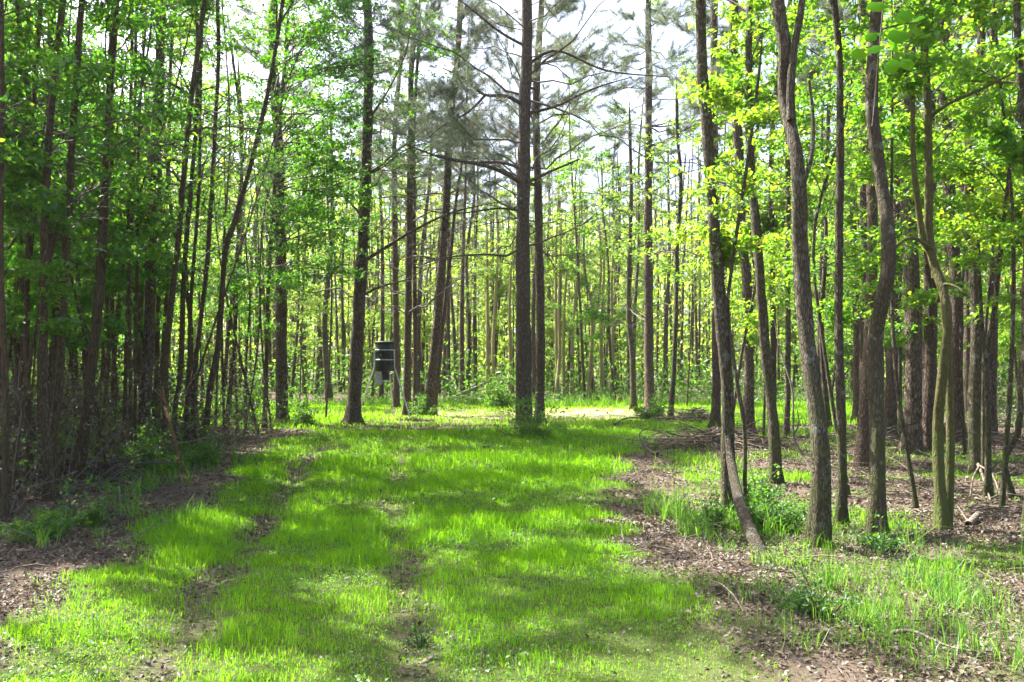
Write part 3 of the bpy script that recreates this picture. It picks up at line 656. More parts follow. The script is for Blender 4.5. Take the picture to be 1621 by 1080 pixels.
# understorey sprays: small leafy saplings close to the view, left and right
def sprays(spec):
    for (x, d, H, z0, nb, lb, lm, L, label) in spec:
        rng = R(int(abs(x)*100+d*10))
        build_tree('sapling', label, 'sapling', simple_line(x, d, H, rng, .04), .03, .008, 'dark_bark' if x < 0 else 'oak_bark', lm,
                   'leafy saplings', segs=8, z0=z0, z1=H, nb=int(nb*.8), lb=lb, L=L*.9, per=4, seed=int(abs(x)*77+d), flare=.2, zb=1.0, keepfrac=.4 if x < 0 and d > 12 else 1)
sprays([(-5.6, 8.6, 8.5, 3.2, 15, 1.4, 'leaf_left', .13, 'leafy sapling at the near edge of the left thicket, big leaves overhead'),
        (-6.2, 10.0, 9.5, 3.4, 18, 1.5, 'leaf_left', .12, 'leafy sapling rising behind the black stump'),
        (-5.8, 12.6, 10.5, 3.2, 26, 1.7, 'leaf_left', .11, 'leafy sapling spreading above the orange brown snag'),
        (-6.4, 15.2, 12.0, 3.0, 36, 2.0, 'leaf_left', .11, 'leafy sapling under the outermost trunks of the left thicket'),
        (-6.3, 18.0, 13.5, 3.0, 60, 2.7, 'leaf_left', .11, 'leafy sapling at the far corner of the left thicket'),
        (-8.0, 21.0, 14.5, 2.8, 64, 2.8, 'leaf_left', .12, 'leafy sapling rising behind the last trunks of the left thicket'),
        (-5.4, 23.8, 14.5, 4.2, 70, 3.0, 'leaf_left', .12, 'leafy sapling close behind the left clearing pine'),
        (-9.6, 25.5, 15.0, 2.6, 64, 2.9, 'leaf_far', .13, 'pale leafy sapling in the far left bay of the clearing'),
        (-9.0, 34.8, 16.0, 3.5, 70, 2.6, 'leaf_far', .14, 'tall pale sapling at the back left of the clearing'),
        (-12.8, 35.2, 17.0, 3.5, 74, 2.8, 'leaf_left', .14, 'tall green sapling in the back left corner of the clearing'),
        (-5.6, 36.6, 15.0, 3.5, 60, 2.4, 'leaf_far', .14, 'tall pale sapling behind the feeder'),
        (6.6, 31.0, 16.5, 4.0, 64, 2.4, 'leaf_right', .13, 'tall yellow green sapling behind the whorled pine'),
        (3.6, 36.4, 15.0, 4.0, 60, 2.4, 'leaf_far', .14, 'tall pale sapling behind the right edge of the sunlit strip of sand'),
        (3.3, 12.8, 7.0, 1.9, 28, 1.5, 'leaf_right', .11, 'yellow green sapling behind the bowed oak'),
        (4.2, 10.2, 6.5, 1.9, 26, 1.5, 'leaf_right', .10, 'yellow green sapling between the forked oak and the straight slim oak'),
        (4.6, 9.3, 6.2, 1.9, 26, 1.3, 'leaf_right', .10, 'yellow green sapling left of the mossy trunk'),
        (5.6, 9.4, 6.5, 2.2, 28, 1.5, 'leaf_right', .10, 'yellow green sapling right of the mossy trunk'),
        (6.6, 11.5, 7.0, 2.2, 30, 1.6, 'leaf_right', .11, 'yellow green sapling by the broad grey trunk'),
        (6.2, 14.0, 7.5, 1.9, 30, 1.8, 'leaf_right', .11, 'yellow green sapling in front of the paired thick pines'),
        (8.0, 14.5, 8.0, 1.9, 30, 1.8, 'leaf_right', .11, 'yellow green sapling far right behind the forked grey tree'),
        (5.2, 17.0, 8.5, 1.9, 32, 1.9, 'leaf_right', .12, 'yellow green sapling behind the forked oak at mid depth')])

# ------------------------------------------------------------------ far woods (one mass)
def build_woods():
    rng = R(77); mb = MB()
    n = 52000
    d = rng.uniform(60, 95, n); x = rng.uniform(-.75, .75, n)*d
    top = 14+22*np.clip(np.abs(x/d-.08)-.1, 0, .5)+3.*noise2(x, d, 4, 2); z = rng.uniform(0, 1, n)**.85*top
    leaves(mb, np.stack([x, d, z], 1), .62, rng, up=.4, wid=.7)
    n = 42000
    d = rng.uniform(46, 62, n); x = rng.uniform(-.75, .75, n)*d
    top = 9.5+10*np.clip(np.abs(x/d-.08)-.1, 0, .5)+3*noise2(x, d, 3, 6); z = 1+rng.random(n)*(top-1)
    k = noise2(x+.3*z, z*1.3+d, 1.0, 3) > -.15
    leaves(mb, np.stack([x, d, z], 1)[k], .32, rng, up=.6, wid=.6)
    # the same woods going on to both sides
    n = 70; side = rng.choice([-1, 1], n); y = rng.uniform(-2, 14, n); x = side*(np.maximum(y, 0)*.72+rng.uniform(4.5, 24, n))
    P = np.stack([np.stack([x+rng.normal(size=n)*.1*q, y+rng.normal(size=n)*.1*q, np.full(n, q*1.)], 1) for q in (0, 3, 6, 9)], 1); P[:, 0, 2] = gz(x, y)-.1
    tubes(mb, P, rng.uniform(.03, .10, n)[:, None]*np.array([[1, .85, .6, .2]]), 8, 1)
    k = np.repeat(np.arange(n), 420); u = rng.uniform(.3, 1, len(k)); c = P[k, 0]*(1-u[:, None])+P[k, 3]*u[:, None]
    rr = rng.normal(size=(len(k), 3))*np.array([.8, .8, .25]); leaves(mb, c+rr, .11, rng)
    n = 26000; side = rng.choice([-1, 1], n); y = rng.uniform(-2, 62, n); x = side*(np.maximum(y, 0)*.72+rng.uniform(16, 38, n)); z = rng.uniform(0, 9, n)
    leaves(mb, np.stack([x, y, z], 1), .36, rng, up=.5, wid=.6)
    n = 800; d = rng.uniform(44, 90, n); x = rng.uniform(-.72, .72, n)*d
    P = np.stack([np.stack([x, d, np.zeros(n)], 1), np.stack([x+rng.normal(size=n)*.2, d, np.full(n, 7.)], 1), np.stack([x+rng.normal(size=n)*.4, d, np.full(n, 14.)], 1)], 1)
    tubes(mb, P, rng.uniform(.04, .11, n)[:, None]*np.array([[1, .8, .4]]), 5, 1)
    tag(obj('woods', mb.mesh('woods', [M['leaf_far'], M['dark_bark']])), kind='stuff')
build_woods()
def build_undergrowth():
    rng = R(78); mb = MB()
    def cloud(n, dr, xf, hmax, L, m=0):
        d = rng.uniform(*dr, n); lo, hi = xf(d); x = lo+(hi-lo)*rng.random(n)
        den = sstep(-.5, .5, noise2(x, d, 1.1, 4)+.25)
        k = rng.random(n) < den; x, d = x[k], d[k]
        h = hmax*(.45+.55*np.clip(.5+.6*noise2(x, d, .9, 7), 0, 1))
        z = rng.random(len(x))**1.5*h+.02
        leaves(mb, np.stack([x, d, z+gz(x, d)], 1), L, rng, up=.6, mat=m)
    cloud(40000, (34.5, 60), lambda d: (-.72*d, .72*d), 2.6, .24)
    cloud(12000, (9.5, 22), lambda d: (-.8*d-1, -5.6+0*d), 1.1, .10)
    cloud(14000, (22, 35), lambda d: (-.75*d-1, -12.3+0*d), 1.6, .16)
    cloud(6000, (20, 35), lambda d: (.45*d, .76*d), .5, .12)
    cloud(9000, (33.5, 36), lambda d: (-.4*d, .45*d), .6, .12)
    cloud(5000, (1.5, 9), lambda d: (-14+0*d, -.75*d-1.2), .9, .09)
    cloud(60000, (8.8, 21), lambda d: (-.8*d-1, -5.3+0*d), 2.2, .07, 1)
    tag(obj('undergrowth', mb.mesh('undergrowth', [M['leaf_shrub'], M['litter']])), kind='stuff')
build_undergrowth()

# ------------------------------------------------------------------ grass, ground cover, litter, twigs
def blades(mb, x, y, h, w, rng, lean=.35, var=None):
    n = len(x); z = gz(x, y)-.005
    a = rng.uniform(0, 6.28, n); s = np.stack([np.cos(a), np.sin(a), 0*a], 1)
    b = rng.uniform(0, 6.28, n); dl = np.stack([np.cos(b), np.sin(b), 0*b], 1)*(np.abs(rng.normal(size=n))*lean)[:, None]
    p = np.stack([x, y, z], 1); up = np.array([0, 0, 1.]); H = h[:, None]; W = w[:, None]*.5
    m = p+up*H*.55+dl*H*.3; t = p+up*H*(1-.25*np.linalg.norm(dl, axis=1, keepdims=True))+dl*H*1.0
    v = np.stack([p-s*W, p+s*W, m+s*W*.8, m-s*W*.8, t], 1).reshape(-1, 3)
    k = np.arange(n)[:, None]*5
    mb.add(v, quads=k+np.array([[0, 1, 2, 3]]), tris=k+np.array([[3, 2, 4]]), var=np.repeat(rng.random(n)*.93 if var is None else var, 5))
def build_grass():
    rng = R(31); mb = MB()
    def lawn(n, d0, d1, wid, hs, half=.72, pw=1.0):
        d = d0+(d1-d0)*rng.random(n)**pw; x = rng.uniform(-1, 1, n)*(half*d+1.2)
        g = grassy(x, d); k = rng.random(n) < g*(.7+.3*np.clip(.6+noise2(x, d, .35, 10), 0, 1)); x, d = x[k], d[k]
        tall = np.clip(.8+.5*noise2(x, d, .5, 11)+.35*noise2(x, d, .16, 2), .3, 1.9)
        h = hs*rng.uniform(.5, 1.25, len(x))*tall
        dry_sunlit = np.exp(-((d-26.5)/4.5)**4)*np.exp(-((x-1)/7)**4)*.5+np.clip(.02+.12*noise2(x, d, .7, 9), .01, .18)  # strip term pales blades as if overexposed; noise term is dead straw
        blades(mb, x, d, h*(1-.6*dry_sunlit), np.full(len(x), wid)*rng.uniform(.6, 1.4, len(x)), rng, lean=.5, var=np.where(rng.random(len(x)) < dry_sunlit, rng.uniform(.94, 1, len(x)), rng.random(len(x))*.93))
    lawn(210000, 2.6, 7, .0042, .08)
    lawn(190000, 6.5, 12, .0065, .095)
    lawn(120000, 11.5, 20, .012, .12)
    lawn(130000, 19.5, 36, .022, .14)
    tag(obj('grass', mb.mesh('grass', [M['grass']])), kind='stuff')
    mb = MB()
    def tufts(n, reg, hs, wid, per=22):
        d = rng.uniform(reg[2], reg[3], n); x = rng.uniform(reg[0], reg[1], n)
        cx = np.repeat(x, per)+rng.normal(size=n*per)*.06; cy = np.repeat(d, per)+rng.normal(size=n*per)*.06
        sc = np.repeat(rng.uniform(.5, 1.2, n), per)
        blades(mb, cx, cy, hs*sc*rng.uniform(.5, 1.1, n*per), np.full(n*per, wid), rng, .6)
    tufts(60, (1.8, 3.6, 4.2, 9.3), .24, .005)
    tufts(26, (1.5, 2.6, 7.6, 9.6), .42, .009)
    tufts(34, (1.5, 3.4, 4.3, 6.0), .26, .0055, 30)
    tufts(14, (2.8, 5.2, 5.0, 8.0), .34, .008)
    tufts(46, (-2.9, 1.0, 4.0, 8.5), .2, .005, 14)
    tufts(26, (-5.4, -4.4, 9.5, 14.5), .38, .01)
    tufts(16, (-4.6, -3.2, 6.8, 9.0), .3, .008)
    tufts(60, (-9, 8, 31, 34.5), .5, .02)
    tufts(20, (3, 9, 17, 24), .35, .015)
    tufts(14, (-1.2, 1.4, 17.8, 19.2), .4, .014)
    tag(obj('tall_grass', mb.mesh('tall_grass', [M['grass_tall']])), kind='stuff')
    # low broad-leaved ground cover
    cb = MB()
    def cover(n, d0, d1, L):
        d = rng.uniform(d0, d1, n); x = rng.uniform(-1, 1, n)*(.7*d+1); g = np.clip(grassy(x, d)*.8+.06+.5*((x > 1.9)*(x < 4)*(d < 9.5)), 0, 1)
        k = rng.random(n) < g*np.clip(.5+.9*noise2(x, d, .6, 12), .08, 1); x, d = x[k], d[k]
        leaves(cb, np.stack([x, d, gz(x, d)+rng.uniform(.01, .06, len(x))], 1), L, rng, up=1.6, wid=.75, droop=0)
    cover(70000, 2.6, 9, .022); cover(40000, 9, 20, .045)
    tag(obj('ground_cover', cb.mesh('ground_cover', [M['leaf_shrub']])), kind='stuff')
    lb = MB()
    def lit_(n, d0, d1, L, up=1.5, wide=1.2):
        d = rng.uniform(d0, d1, n); x = rng.uniform(-1, 1, n)*(.74*d+wide); g = grassy(x, d)
        k = rng.random(n) < np.clip(1.02-g*1.3, 0.02, 1)*np.clip(.6+.6*noise2(x, d, .5, 13), .15, 1); x, d = x[k], d[k]
        h = len(x)//2; c = np.stack([x, d, gz(x, d)+rng.uniform(.004, .03, len(x))], 1)
        leaves(lb, c[:h], L, rng, up=up, wid=.5, droop=0); leaves(lb, c[h:], L*1.5, rng, up=2.2, wid=.07, droop=0)
    lit_(210000, 2.6, 9, .038); lit_(90000, .3, 10, .05, wide=9); lit_(220000, 8, 22, .058); lit_(40000, 20, 38, .12)
    tag(obj('leaf_litter', lb.mesh('leaf_litter', [M['litter']])), kind='stuff')
    tb = MB()
    def sticks(n, reg, l, r, tilt=.12):
        d = rng.uniform(reg[2], reg[3], n); x = rng.uniform(reg[0], reg[1], n)
        k = grassy(x, d) < .45; d, x = d[k], x[k]; n = len(x)
        b = np.stack([x, d, gz(x, d)+.012], 1)
        P = limb_set(rng, n, b, rng.uniform(0, 6.28, n), np.abs(rng.normal(size=n))*tilt, l*rng.uniform(.3, 1.2, n), 5, -.06, .1)
        P[:, :, 2] = np.maximum(P[:, :, 2], gz(P[:, :, 0], P[:, :, 1])+.006)
        tubes(tb, P, np.full((n, 1), r)*rng.uniform(.5, 1.3, (n, 1))*np.linspace(1, .5, 5), 4)
    sticks(700, (1, 9, 5, 16), .5, .006); sticks(260, (-9, -3, 5, 16), .6, .006); sticks(600, (-11, -5.2, 8.5, 16), 1.0, .007, .7)
    sticks(220, (4, 12, 8, 20), .9, .01, .3); sticks(900, (-14, -5.4, 9, 22), 1.6, .008, 1.0)
    tag(obj('fallen_twigs', tb.mesh('fallen_twigs', [M['dead_wood']])), kind='stuff')
build_grass()

# ------------------------------------------------------------------ shrubs and plants
def shrub(label, x, y, r, h, n, L, leafm='leaf_shrub', group=None, name='shrub', cat='shrub'):
    rng = R(int(abs(x*131+y*17))); z = gz(x, y)
    root = bpy.data.objects.new(name, None); COL.objects.link(root); root.location = (x, y, z); root.empty_display_size = .2
    tag(root, label, cat, group)
    mb = MB(); ns = 16
    b = np.stack([x+rng.normal(size=ns)*r*.15, y+rng.normal(size=ns)*r*.15, np.full(ns, z-.03)], 1)
    P = limb_set(rng, ns, b, rng.uniform(0, 6.28, ns), np.radians(rng.uniform(30, 85, ns)), np.hypot(r, h)*rng.uniform(.4, 1.25, ns), 6, -.15, .1)
    tubes(mb, P, np.full((ns, 1), .006)*np.linspace(1, .4, 6), 4)
    obj('stem', mb.mesh('stem', [M['twig']], (x, y, z)), root)
    k = np.minimum((rng.random(n//5)**1.5*ns).astype(int), ns-1); c, _ = along(P[k], rng.uniform(.2, 1, n//5))
    c = np.repeat(c, 5, 0)+rng.normal(size=(n//5*5, 3))*np.array([r*.13, r*.13, h*.08]); c[:, 2] = np.maximum(c[:, 2], z+.02)
    lf = MB(); leaves(lf, c, L, rng)
    obj('foliage', lf.mesh('foliage', [M[leafm]], (x, y, z)), root)
def gp(px, py): d = dY(py); return (px-CX)*d/F, d
for (lab, px, py, r, h, n, L) in [
        ('dense small leaved bush between the curved oak and the forked oak', 1232, 835, .42, .5, 2600, .045),
        ('low sprawling bush at the foot of the curved oak', 1125, 832, .26, .28, 1100, .045),
        ('small bush tucked behind the dense bush by the forked oak', 1195, 790, .4, .36, 1500, .05),
        ('small green plant at the foot of the kinked oak', 1392, 866, .22, .24, 600, .045),
        ('bush at the left clearing pine, on its right side', 480, 672, .7, .5, 1500, .07),
        ('dark green brush around the foot of the big centre pine', 840, 694, 1.2, .2, 1500, .07),
        ('small bush beside the straight whorled pine', 1042, 668, .6, .6, 1500, .08),
        ('bright leafy bush at the far edge of the clearing below the sunlit stems', 790, 645, 1.0, 1.1, 1800, .12),
        ('small bush by the feeder, right of its back leg', 668, 659, .5, .5, 900, .08),
        ('leafy bush at the corner of the left thicket', 372, 666, 1.0, .7, 2200, .1),
        ('tangled grey green bush beside the orange snag', 240, 752, .6, .5, 1900, .06),
        ('green weeds clump at the grass edge by the outermost thicket trunk', 318, 738, .5, .36, 1500, .06),
        ('weedy plant in front of the black stump', 118, 835, .36, .3, 1100, .06),
        ('weedy plant near the left edge of the view', 60, 860, .35, .3, 1000, .06),
        ('green bush in front of the thick reddish pine', 205, 735, .55, .5, 1500, .06),
        ('green bush at the foot of the tilted pine', 1412, 700, .45, .5, 900, .07),
        ('leafy weed standing alone in the near grass', 665, 1010, .08, .2, 160, .03),
        ('low weed patch in the right foreground grass', 1290, 985, .3, .2, 900, .035)]:
    x, y = gp(px, py); shrub(lab, x, y, r, h, n, L, group='bushes and weeds')

# ------------------------------------------------------------------ feeder
def build_feeder():
    d = 24.3; cx = (609-CX)*d/F; z = float(gz(cx, d))
    root = bpy.data.objects.new('game_feeder', None); COL.objects.link(root); root.location = (cx, d, z)
    tag(root, 'black barrel game feeder on a silver tripod at the back of the clearing', 'feeder')
    def lathe(prof, mat, name, parent, segs=32):
        mb = MB(); a = np.arange(segs)*2*math.pi/segs
        v = np.concatenate([np.stack([r*np.cos(a), r*np.sin(a), np.full(segs, h)], 1) for r, h in prof])
        k = np.arange(len(prof)-1)[:, None]*segs; i = np.arange(segs)[None, :]; j = (i+1) % segs
        mb.add(v, quads=np.stack([k+i, k+j, k+j+segs, k+i+segs], -1).reshape(-1, 4))
        return obj(name, mb.mesh(name, [M[mat]]), parent)
    zb, zt = 1.40, 2.26
    body = lathe([(.001, zb), (.265, zb), (.285, zb+.02), (.285, zb+.25), (.297, zb+.27), (.297, zb+.30), (.285, zb+.32), (.285, zb+.54), (.297, zb+.56),
                  (.297, zb+.59), (.285, zb+.61), (.285, zt-.06), (.275, zt-.04)], 'barrel', 'barrel', root)
    lid = lathe([(.30, zt-.05), (.305, zt-.04), (.305, zt+.005), (.29, zt+.015), (.20, zt+.02), (.001, zt+.025)], 'barrel', 'lid', root)
    for h in (zb+.285+.04, zb+.575+.04): lathe([(.288, h), (.301, h+.002), (.301, h+.026), (.288, h+.028)], 'steel', 'band', root)
    def bar(name, a, b, r, mat='steel', segs=10):
        mb = MB(); t = np.linspace(0, 1, 6)[:, None]; P = np.array(a)*(1-t)+np.array(b)*t
        tubes(mb, P[None], np.full((1, 6), r), segs); return obj(name, mb.mesh(name, [M[mat]]), root)
    for ang in (math.radians(200), math.radians(-20), math.radians(80)):
        c, s = math.cos(ang), math.sin(ang)
        L = bar('leg', (c*.305, s*.305, zb+.62), (c*.31, s*.31, zb+.12), .02)
        mb = MB(); t = np.linspace(0, 1, 6)[:, None]; P = np.array((c*.31, s*.31, zb+.14))*(1-t)+np.array((c*.86, s*.86, -.05))*t
        tubes(mb, P[None], np.full((1, 6), .019), 10); o = obj('lower_tube', mb.mesh('lower_tube', [M['steel']]), L)
    def box(name, lo, hi, mat, parent=root, bev=.012):
        import bmesh
        bm = bmesh.new(); bmesh.ops.create_cube(bm, size=1)
        for v in bm.verts: v.co = Vector([lo[k]+(v.co[k]+.5)*(hi[k]-lo[k]) for k in range(3)])
        bmesh.ops.bevel(bm, geom=bm.edges[:], offset=bev, segments=2, affect='EDGES')
        me = bpy.data.meshes.new(name); bm.to_mesh(me); bm.free(); me.materials.append(M[mat]); return obj(name, me, parent)
    lathe([(.12, zb-.10), (.12, zb-.004)], 'barrel', 'funnel', root, 20)
    box('control_box', (-.27, -.16, zb-.39), (-.08, .02, zb-.01), 'guard')
    box('motor_housing', (-.05, -.10, zb-.26), (.13, .08, zb-.10), 'barrel')
    lathe([(.001, zb-.30), (.14, zb-.30), (.145, zb-.285), (.02, zb-.275), (.02, zb-.26)], 'steel', 'spinner_plate', root, 24)
build_feeder()

# ------------------------------------------------------------------ dead wood, stump, snag
def stick(name, label, cat, pts, r0, r1, mat, forks=(), group=None, segs=8):
    rng = R(len(label)*7); pts = [np.asarray(p, float) for p in pts]; mb = MB()
    e = spline(pts, 18); tubes(mb, e[None], np.linspace(r0, r1, 18)[None], segs, 0, .06, rng)
    for f in forks:
        q = spline(f[0], 8); tubes(mb, q[None], np.linspace(f[1], f[2], 8)[None], 6, 0, .05, rng)
    o = obj(name, mb.mesh(name, [M[mat]], pts[0]), None, pts[0]); tag(o, label, cat, group); return o
def G(px, py, up=0.0):
    x, y = gp(px, py); return np.array([x, y, float(gz(x, y))+up])
stick('broken_snag', 'orange brown broken snag leaning at the edge of the left thicket', 'snag', [G(289, 752, -.05), PW(280, 715, 11.9), PW(269, 672, 12.1), PW(260, 638, 12.3), PW(256, 612, 12.4)], .035, .026, 'snag_wood',
      [([PW(262, 642, 12.2), PW(250, 625, 12.1), PW(244, 618, 12.1)], .025, .012)])
a = G(766, 708); b = G(815, 690)
stick('fallen_branch', 'dark bare branch lying in the grass left of the big centre pine', 'branch', [G(766, 712, .03), PW(785, 700, 16.9), PW(800, 688, 17.6), PW(818, 690, 18.2)], .022, .014, 'twig',
      [([PW(800, 688, 17.6), PW(790, 682, 17.5), PW(784, 684, 17.3)], .012, .006), ([G(764, 706, .04), PW(770, 695, 17.2), PW(775, 692, 17.2)], .012, .006)])
stick('fallen_branch', 'short dark branch lying right of the big centre pine foot', 'branch', [PW(840, 702, 17.8), PW(855, 694, 17.8), PW(866, 686, 17.8)], .02, .01, 'twig')
stick('fallen_branch', 'pale bent stick lying in the bottom right foreground', 'branch', [G(1408, 1016, .02), G(1445, 1022, .05), G(1500, 1040, .03), G(1560, 1048, .02)], .011, .006, 'dead_wood')
stick('fallen_branch', 'short weathered wood piece on the ground near the mossy trunk', 'branch', [G(1532, 832, .03), G(1548, 820, .07)], .035, .03, 'dead_wood')
stick('fallen_branch', 'dark thin branch lying at the far grass edge left of the whorled pine', 'branch', [G(972, 676, .05), G(992, 670, .12), G(1022, 667, .1)], .03, .015, 'twig')
stick('fallen_tree', 'pale dead trunk slanting low at the back of the clearing', 'fallen tree', [PW(690, 642, 36.5), PW(725, 626, 37), PW(760, 610, 37.5), PW(790, 590, 38)], .11, .06, 'dead_wood')
stick('fallen_branch', 'grey root like branch at the foot of the broad grey trunk', 'branch', [G(1548, 752, .2), G(1556, 772, .15), G(1568, 792, .02)], .025, .01, 'dead_wood',
      [([G(1550, 758, .2), G(1570, 770, .18), G(1585, 790, .02)], .016, .008), ([G(1550, 758, .2), G(1540, 772, .16), G(1535, 785, .02)], .016, .008)])
stick('wood_chip', 'small pale wood chip on the bare spot in the near grass', 'wood chip', [G(664, 1040, .012), G(690, 1034, .02)], .018, .014, 'dead_wood')
stick('leaning_vine', 'thin dark vine stem curving left of the forked oak', 'vine', [PW(1297, 770, 7.9), PW(1270, 720, 8.2), PW(1256, 690, 8.3), PW(1254, 620, 8.4), PW(1236, 560, 8.6), PW(1224, 500, 8.8)], .012, .007, 'twig',
      [([PW(1256, 690, 8.3), PW(1264, 670, 8.3), PW(1262, 650, 8.2)], .008, .004)])
stick('bent_stick', 'thin dark stick curling up out of the brush pile', 'branch', [G(1040, 722, .05), PW(1026, 712, 15), PW(1012, 694, 15.2), PW(1016, 682, 15.3), PW(1030, 676, 15.4)], .03, .01, 'twig')
def brush_pile(label, x, y, rx, ry, h, n, mat='dead_wood'):
    rng = R(int(abs(x*97+y))); z = float(gz(x, y)); mb = MB()
    b = np.stack([x+rng.normal(size=n)*rx*.45, y+rng.normal(size=n)*ry*.45, np.zeros(n)], 1)
    rr = ((b[:, 0]-x)/rx)**2+((b[:, 1]-y)/ry)**2; b[:, 2] = gz(b[:, 0], b[:, 1])+h*np.exp(-rr*1.5)*rng.random(n)
    ln = rng.uniform(.4, 1.5, n)
    P = limb_set(rng, n, b, rng.normal(0, .5, n)+rng.choice([0, math.pi], n), rng.normal(size=n)*.16, ln, 6, -.1, .08)
    P[:, :, 2] = np.maximum(P[:, :, 2], gz(P[:, :, 0], P[:, :, 1])+.01)
    tubes(mb, P, rng.uniform(.006, .022, (n, 1))*np.linspace(1, .4, 6), 5)
    nn = n*14; q = np.stack([x+rng.normal(size=nn)*rx*.5, y+rng.normal(size=nn)*ry*.5, np.zeros(nn)], 1)
    rr = ((q[:, 0]-x)/rx)**2+((q[:, 1]-y)/ry)**2; q[:, 2] = gz(q[:, 0], q[:, 1])+h*.8*np.exp(-rr*1.5)*rng.random(nn)+.01
    leaves(mb, q, .12, rng, up=1.2, mat=1, wid=.2)
    o = obj('brush_pile', mb.mesh('brush_pile', [M[mat], M['litter']], (x, y, z)), None, (x, y, z)); tag(o, label, 'brush pile', 'brush piles')
brush_pile('reddish heap of dead branches left of the curved oak', 3.9, 15.6, 1.1, .7, .4, 130)
brush_pile('low mound of pine straw and sticks behind the straight slim oak', 8.3, 16.2, 1.8, .7, .32, 120)
brush_pile('small dark brush heap by the wavy sapling', 5.0, 22.5, .9, .6, .45, 70)
brush_pile('tangle of dead sticks in front of the left thicket trunks', -5.9, 11.2, .7, .6, .3, 60, 'twig')
def stump():
    x, y = -5.9, 9.55; z = float(gz(x, y)); rng = R(3); mb = MB()
    hs = np.array([-.05, .0, .1, .22, .34, .36]); rad = np.array([.2, .185, .155, .145, .14, .12])
    P = np.stack([np.full(6, x), np.full(6, y), z+hs], 1); tubes(mb, P[None], rad[None], 20, 0, .05, rng)
    root = obj('stump', mb.mesh('stump', [M['dark_bark']], (x, y, z)), None, (x, y, z)); tag(root, 'low black rotting stump under the left thicket trunks', 'stump')
    c = MB(); a = np.arange(20)*2*math.pi/20
    v = np.concatenate([np.stack([.125*np.cos(a)*(1+.05*rng.normal(size=20)), .125*np.sin(a), .35+.02*rng.normal(size=20)], 1), [[0, 0, .33]]])
    c.add(v, tris=np.stack([np.arange(20), (np.arange(20)+1) % 20, np.full(20, 20)], 1)); obj('cut_face', c.mesh('cut_face', [M['twig']]), root)
stump()
# grape vine shoot hanging close over the kinked oak, big lobed leaves
def vine_shoot():
    rng = R(9); d = 5.2
    pts = [PW(1402, -60, d), PW(1396, 30, d), PW(1390, 90, d), PW(1385, 150, d+.05), PW(1380, 200, d)]
    root = bpy.data.objects.new('vine_shoot', None); COL.objects.link(root); root.location = pts[0]; tag(root, 'hanging vine shoot with large bright leaves over the kinked oak', 'vine')
    e = spline(pts, 20); mb = MB(); tubes(mb, e[None], np.linspace(.006, .003, 20)[None], 6); st = mb
    a = np.linspace(0, 2*math.pi, 15)[:-1]; shape = .62+.22*np.cos(a)+.2*np.abs(np.cos(2.5*a))**2
    for (px, py, s) in [(1362, 88, .07), (1390, 8, .075), (1418, 28, .08), (1432, 30, .07), (1425, 55, .085), (1414, 70, .06), (1380, 78, .06), (1408, 105, .07), (1438, 100, .06), (1376, 60, .05), (1455, 28, .05), (1400, 55, .06)]:
        c = PW(px, py, d+rng.normal()*.12); n = nz(rng.normal(size=3)*.5+np.array([0, -.8, .6])); u = nz(np.cross(n, rng.normal(size=3))); w = np.cross(n, u)
        rim = c+s*shape[:, None]*(np.cos(a)[:, None]*u+np.sin(a)[:, None]*w)-n*(s*.12*np.abs(np.sin(a)))[:, None]
        j = e[np.argmin(np.linalg.norm(e-c, axis=1))]; tubes(st, np.array([[j, (j+c)/2+[0, 0, .015], c]]), np.array([[.002, .0015, .001]]), 5)
        m = MB(); v = np.concatenate([rim, [c+n*.006]]); k = np.arange(14)
        m.add(v, tris=np.stack([k, (k+1) % 14, np.full(14, 14)], 1), var=np.full(15, rng.uniform(.1, 1)))
        obj('leaf', m.mesh('leaf', [M['leaf_vine']], pts[0]), root)
    obj('stem', st.mesh('stem', [M['twig']], pts[0]), root)
vine_shoot()

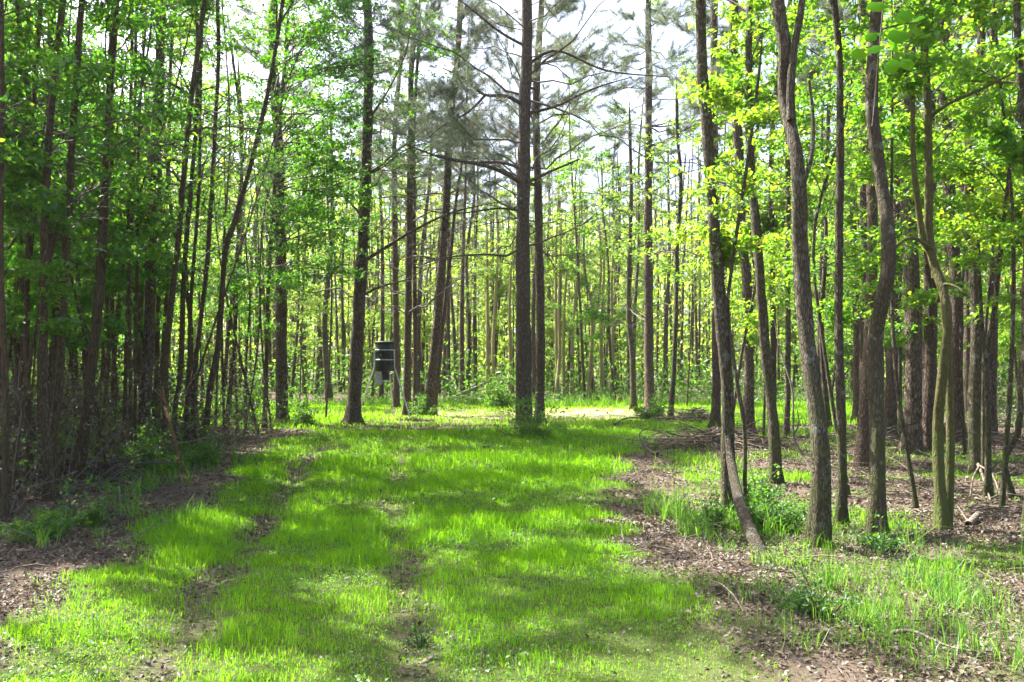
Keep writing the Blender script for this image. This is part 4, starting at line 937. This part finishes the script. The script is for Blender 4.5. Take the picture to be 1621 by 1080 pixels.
# ------------------------------------------------------------------ air
def haze():
    mb = MB(); X, Y0, Y1, Z0, Z1 = 90, -20, 100, -1.6, 19
    v = [(a, b, c_) for c_ in (Z0, Z1) for a, b in ((-X, Y0), (X, Y0), (X, Y1), (-X, Y1))]
    mb.add(v, quads=[(3, 2, 1, 0), (4, 5, 6, 7), (0, 1, 5, 4), (1, 2, 6, 5), (2, 3, 7, 6), (3, 0, 4, 7)])
    m, nt, out = newmat('haze'); vol = nt.nodes.new('ShaderNodeVolumePrincipled')
    vol.inputs['Color'].default_value = (.93, .96, 1, 1); vol.inputs['Density'].default_value = .0003; vol.inputs['Anisotropy'].default_value = .3
    nt.links.new(vol.outputs[0], out.inputs['Volume'])
    tag(obj('haze', mb.mesh('haze', [m], smooth=False)), kind='stuff')
haze()

# ------------------------------------------------------------------ light, sky, camera
w = bpy.data.worlds.new('World'); scene.world = w; w.use_nodes = True
nt = w.node_tree; nt.nodes.clear()
sky = nt.nodes.new('ShaderNodeTexSky'); sky.sky_type = 'NISHITA'; sky.sun_disc = False
sky.sun_elevation = SUN_EL; sky.sun_rotation = SUN_AZ; sky.air_density = .7; sky.dust_density = 5.0; sky.ozone_density = 1.0
bg = nt.nodes.new('ShaderNodeBackground'); bg.inputs[1].default_value = .115
ow = nt.nodes.new('ShaderNodeOutputWorld'); nt.links.new(sky.outputs[0], bg.inputs[0]); nt.links.new(bg.outputs[0], ow.inputs[0])
ld = bpy.data.lights.new('sun', 'SUN'); ld.energy = 5.0; ld.angle = math.radians(.5); ld.color = (1, .95, .86)
lo = bpy.data.objects.new('sun', ld); COL.objects.link(lo); lo.rotation_euler = Vector(S).to_track_quat('Z', 'Y').to_euler(); lo.location = (0, 0, 30)

cam = bpy.data.cameras.new('camera'); co = bpy.data.objects.new('camera', cam); COL.objects.link(co)
cam.sensor_width = 36; cam.lens = 36*F/1621; cam.shift_y = (HY-540)/1621; cam.clip_end = 2000
co.location = (0, 0, CH); co.rotation_euler = (math.radians(90), 0, 0)
scene.camera = co
vs = scene.view_settings; vs.view_transform = 'Standard'; vs.look = 'None'; vs.exposure = 2.42; vs.gamma = 1
scene.render.engine = 'CYCLES'
c = scene.cycles; c.max_bounces = 8; c.diffuse_bounces = 4; c.glossy_bounces = 2; c.transmission_bounces = 6; c.transparent_max_bounces = 4; c.volume_bounces = 0
c.caustics_reflective = False; c.caustics_refractive = False; c.use_denoising = True
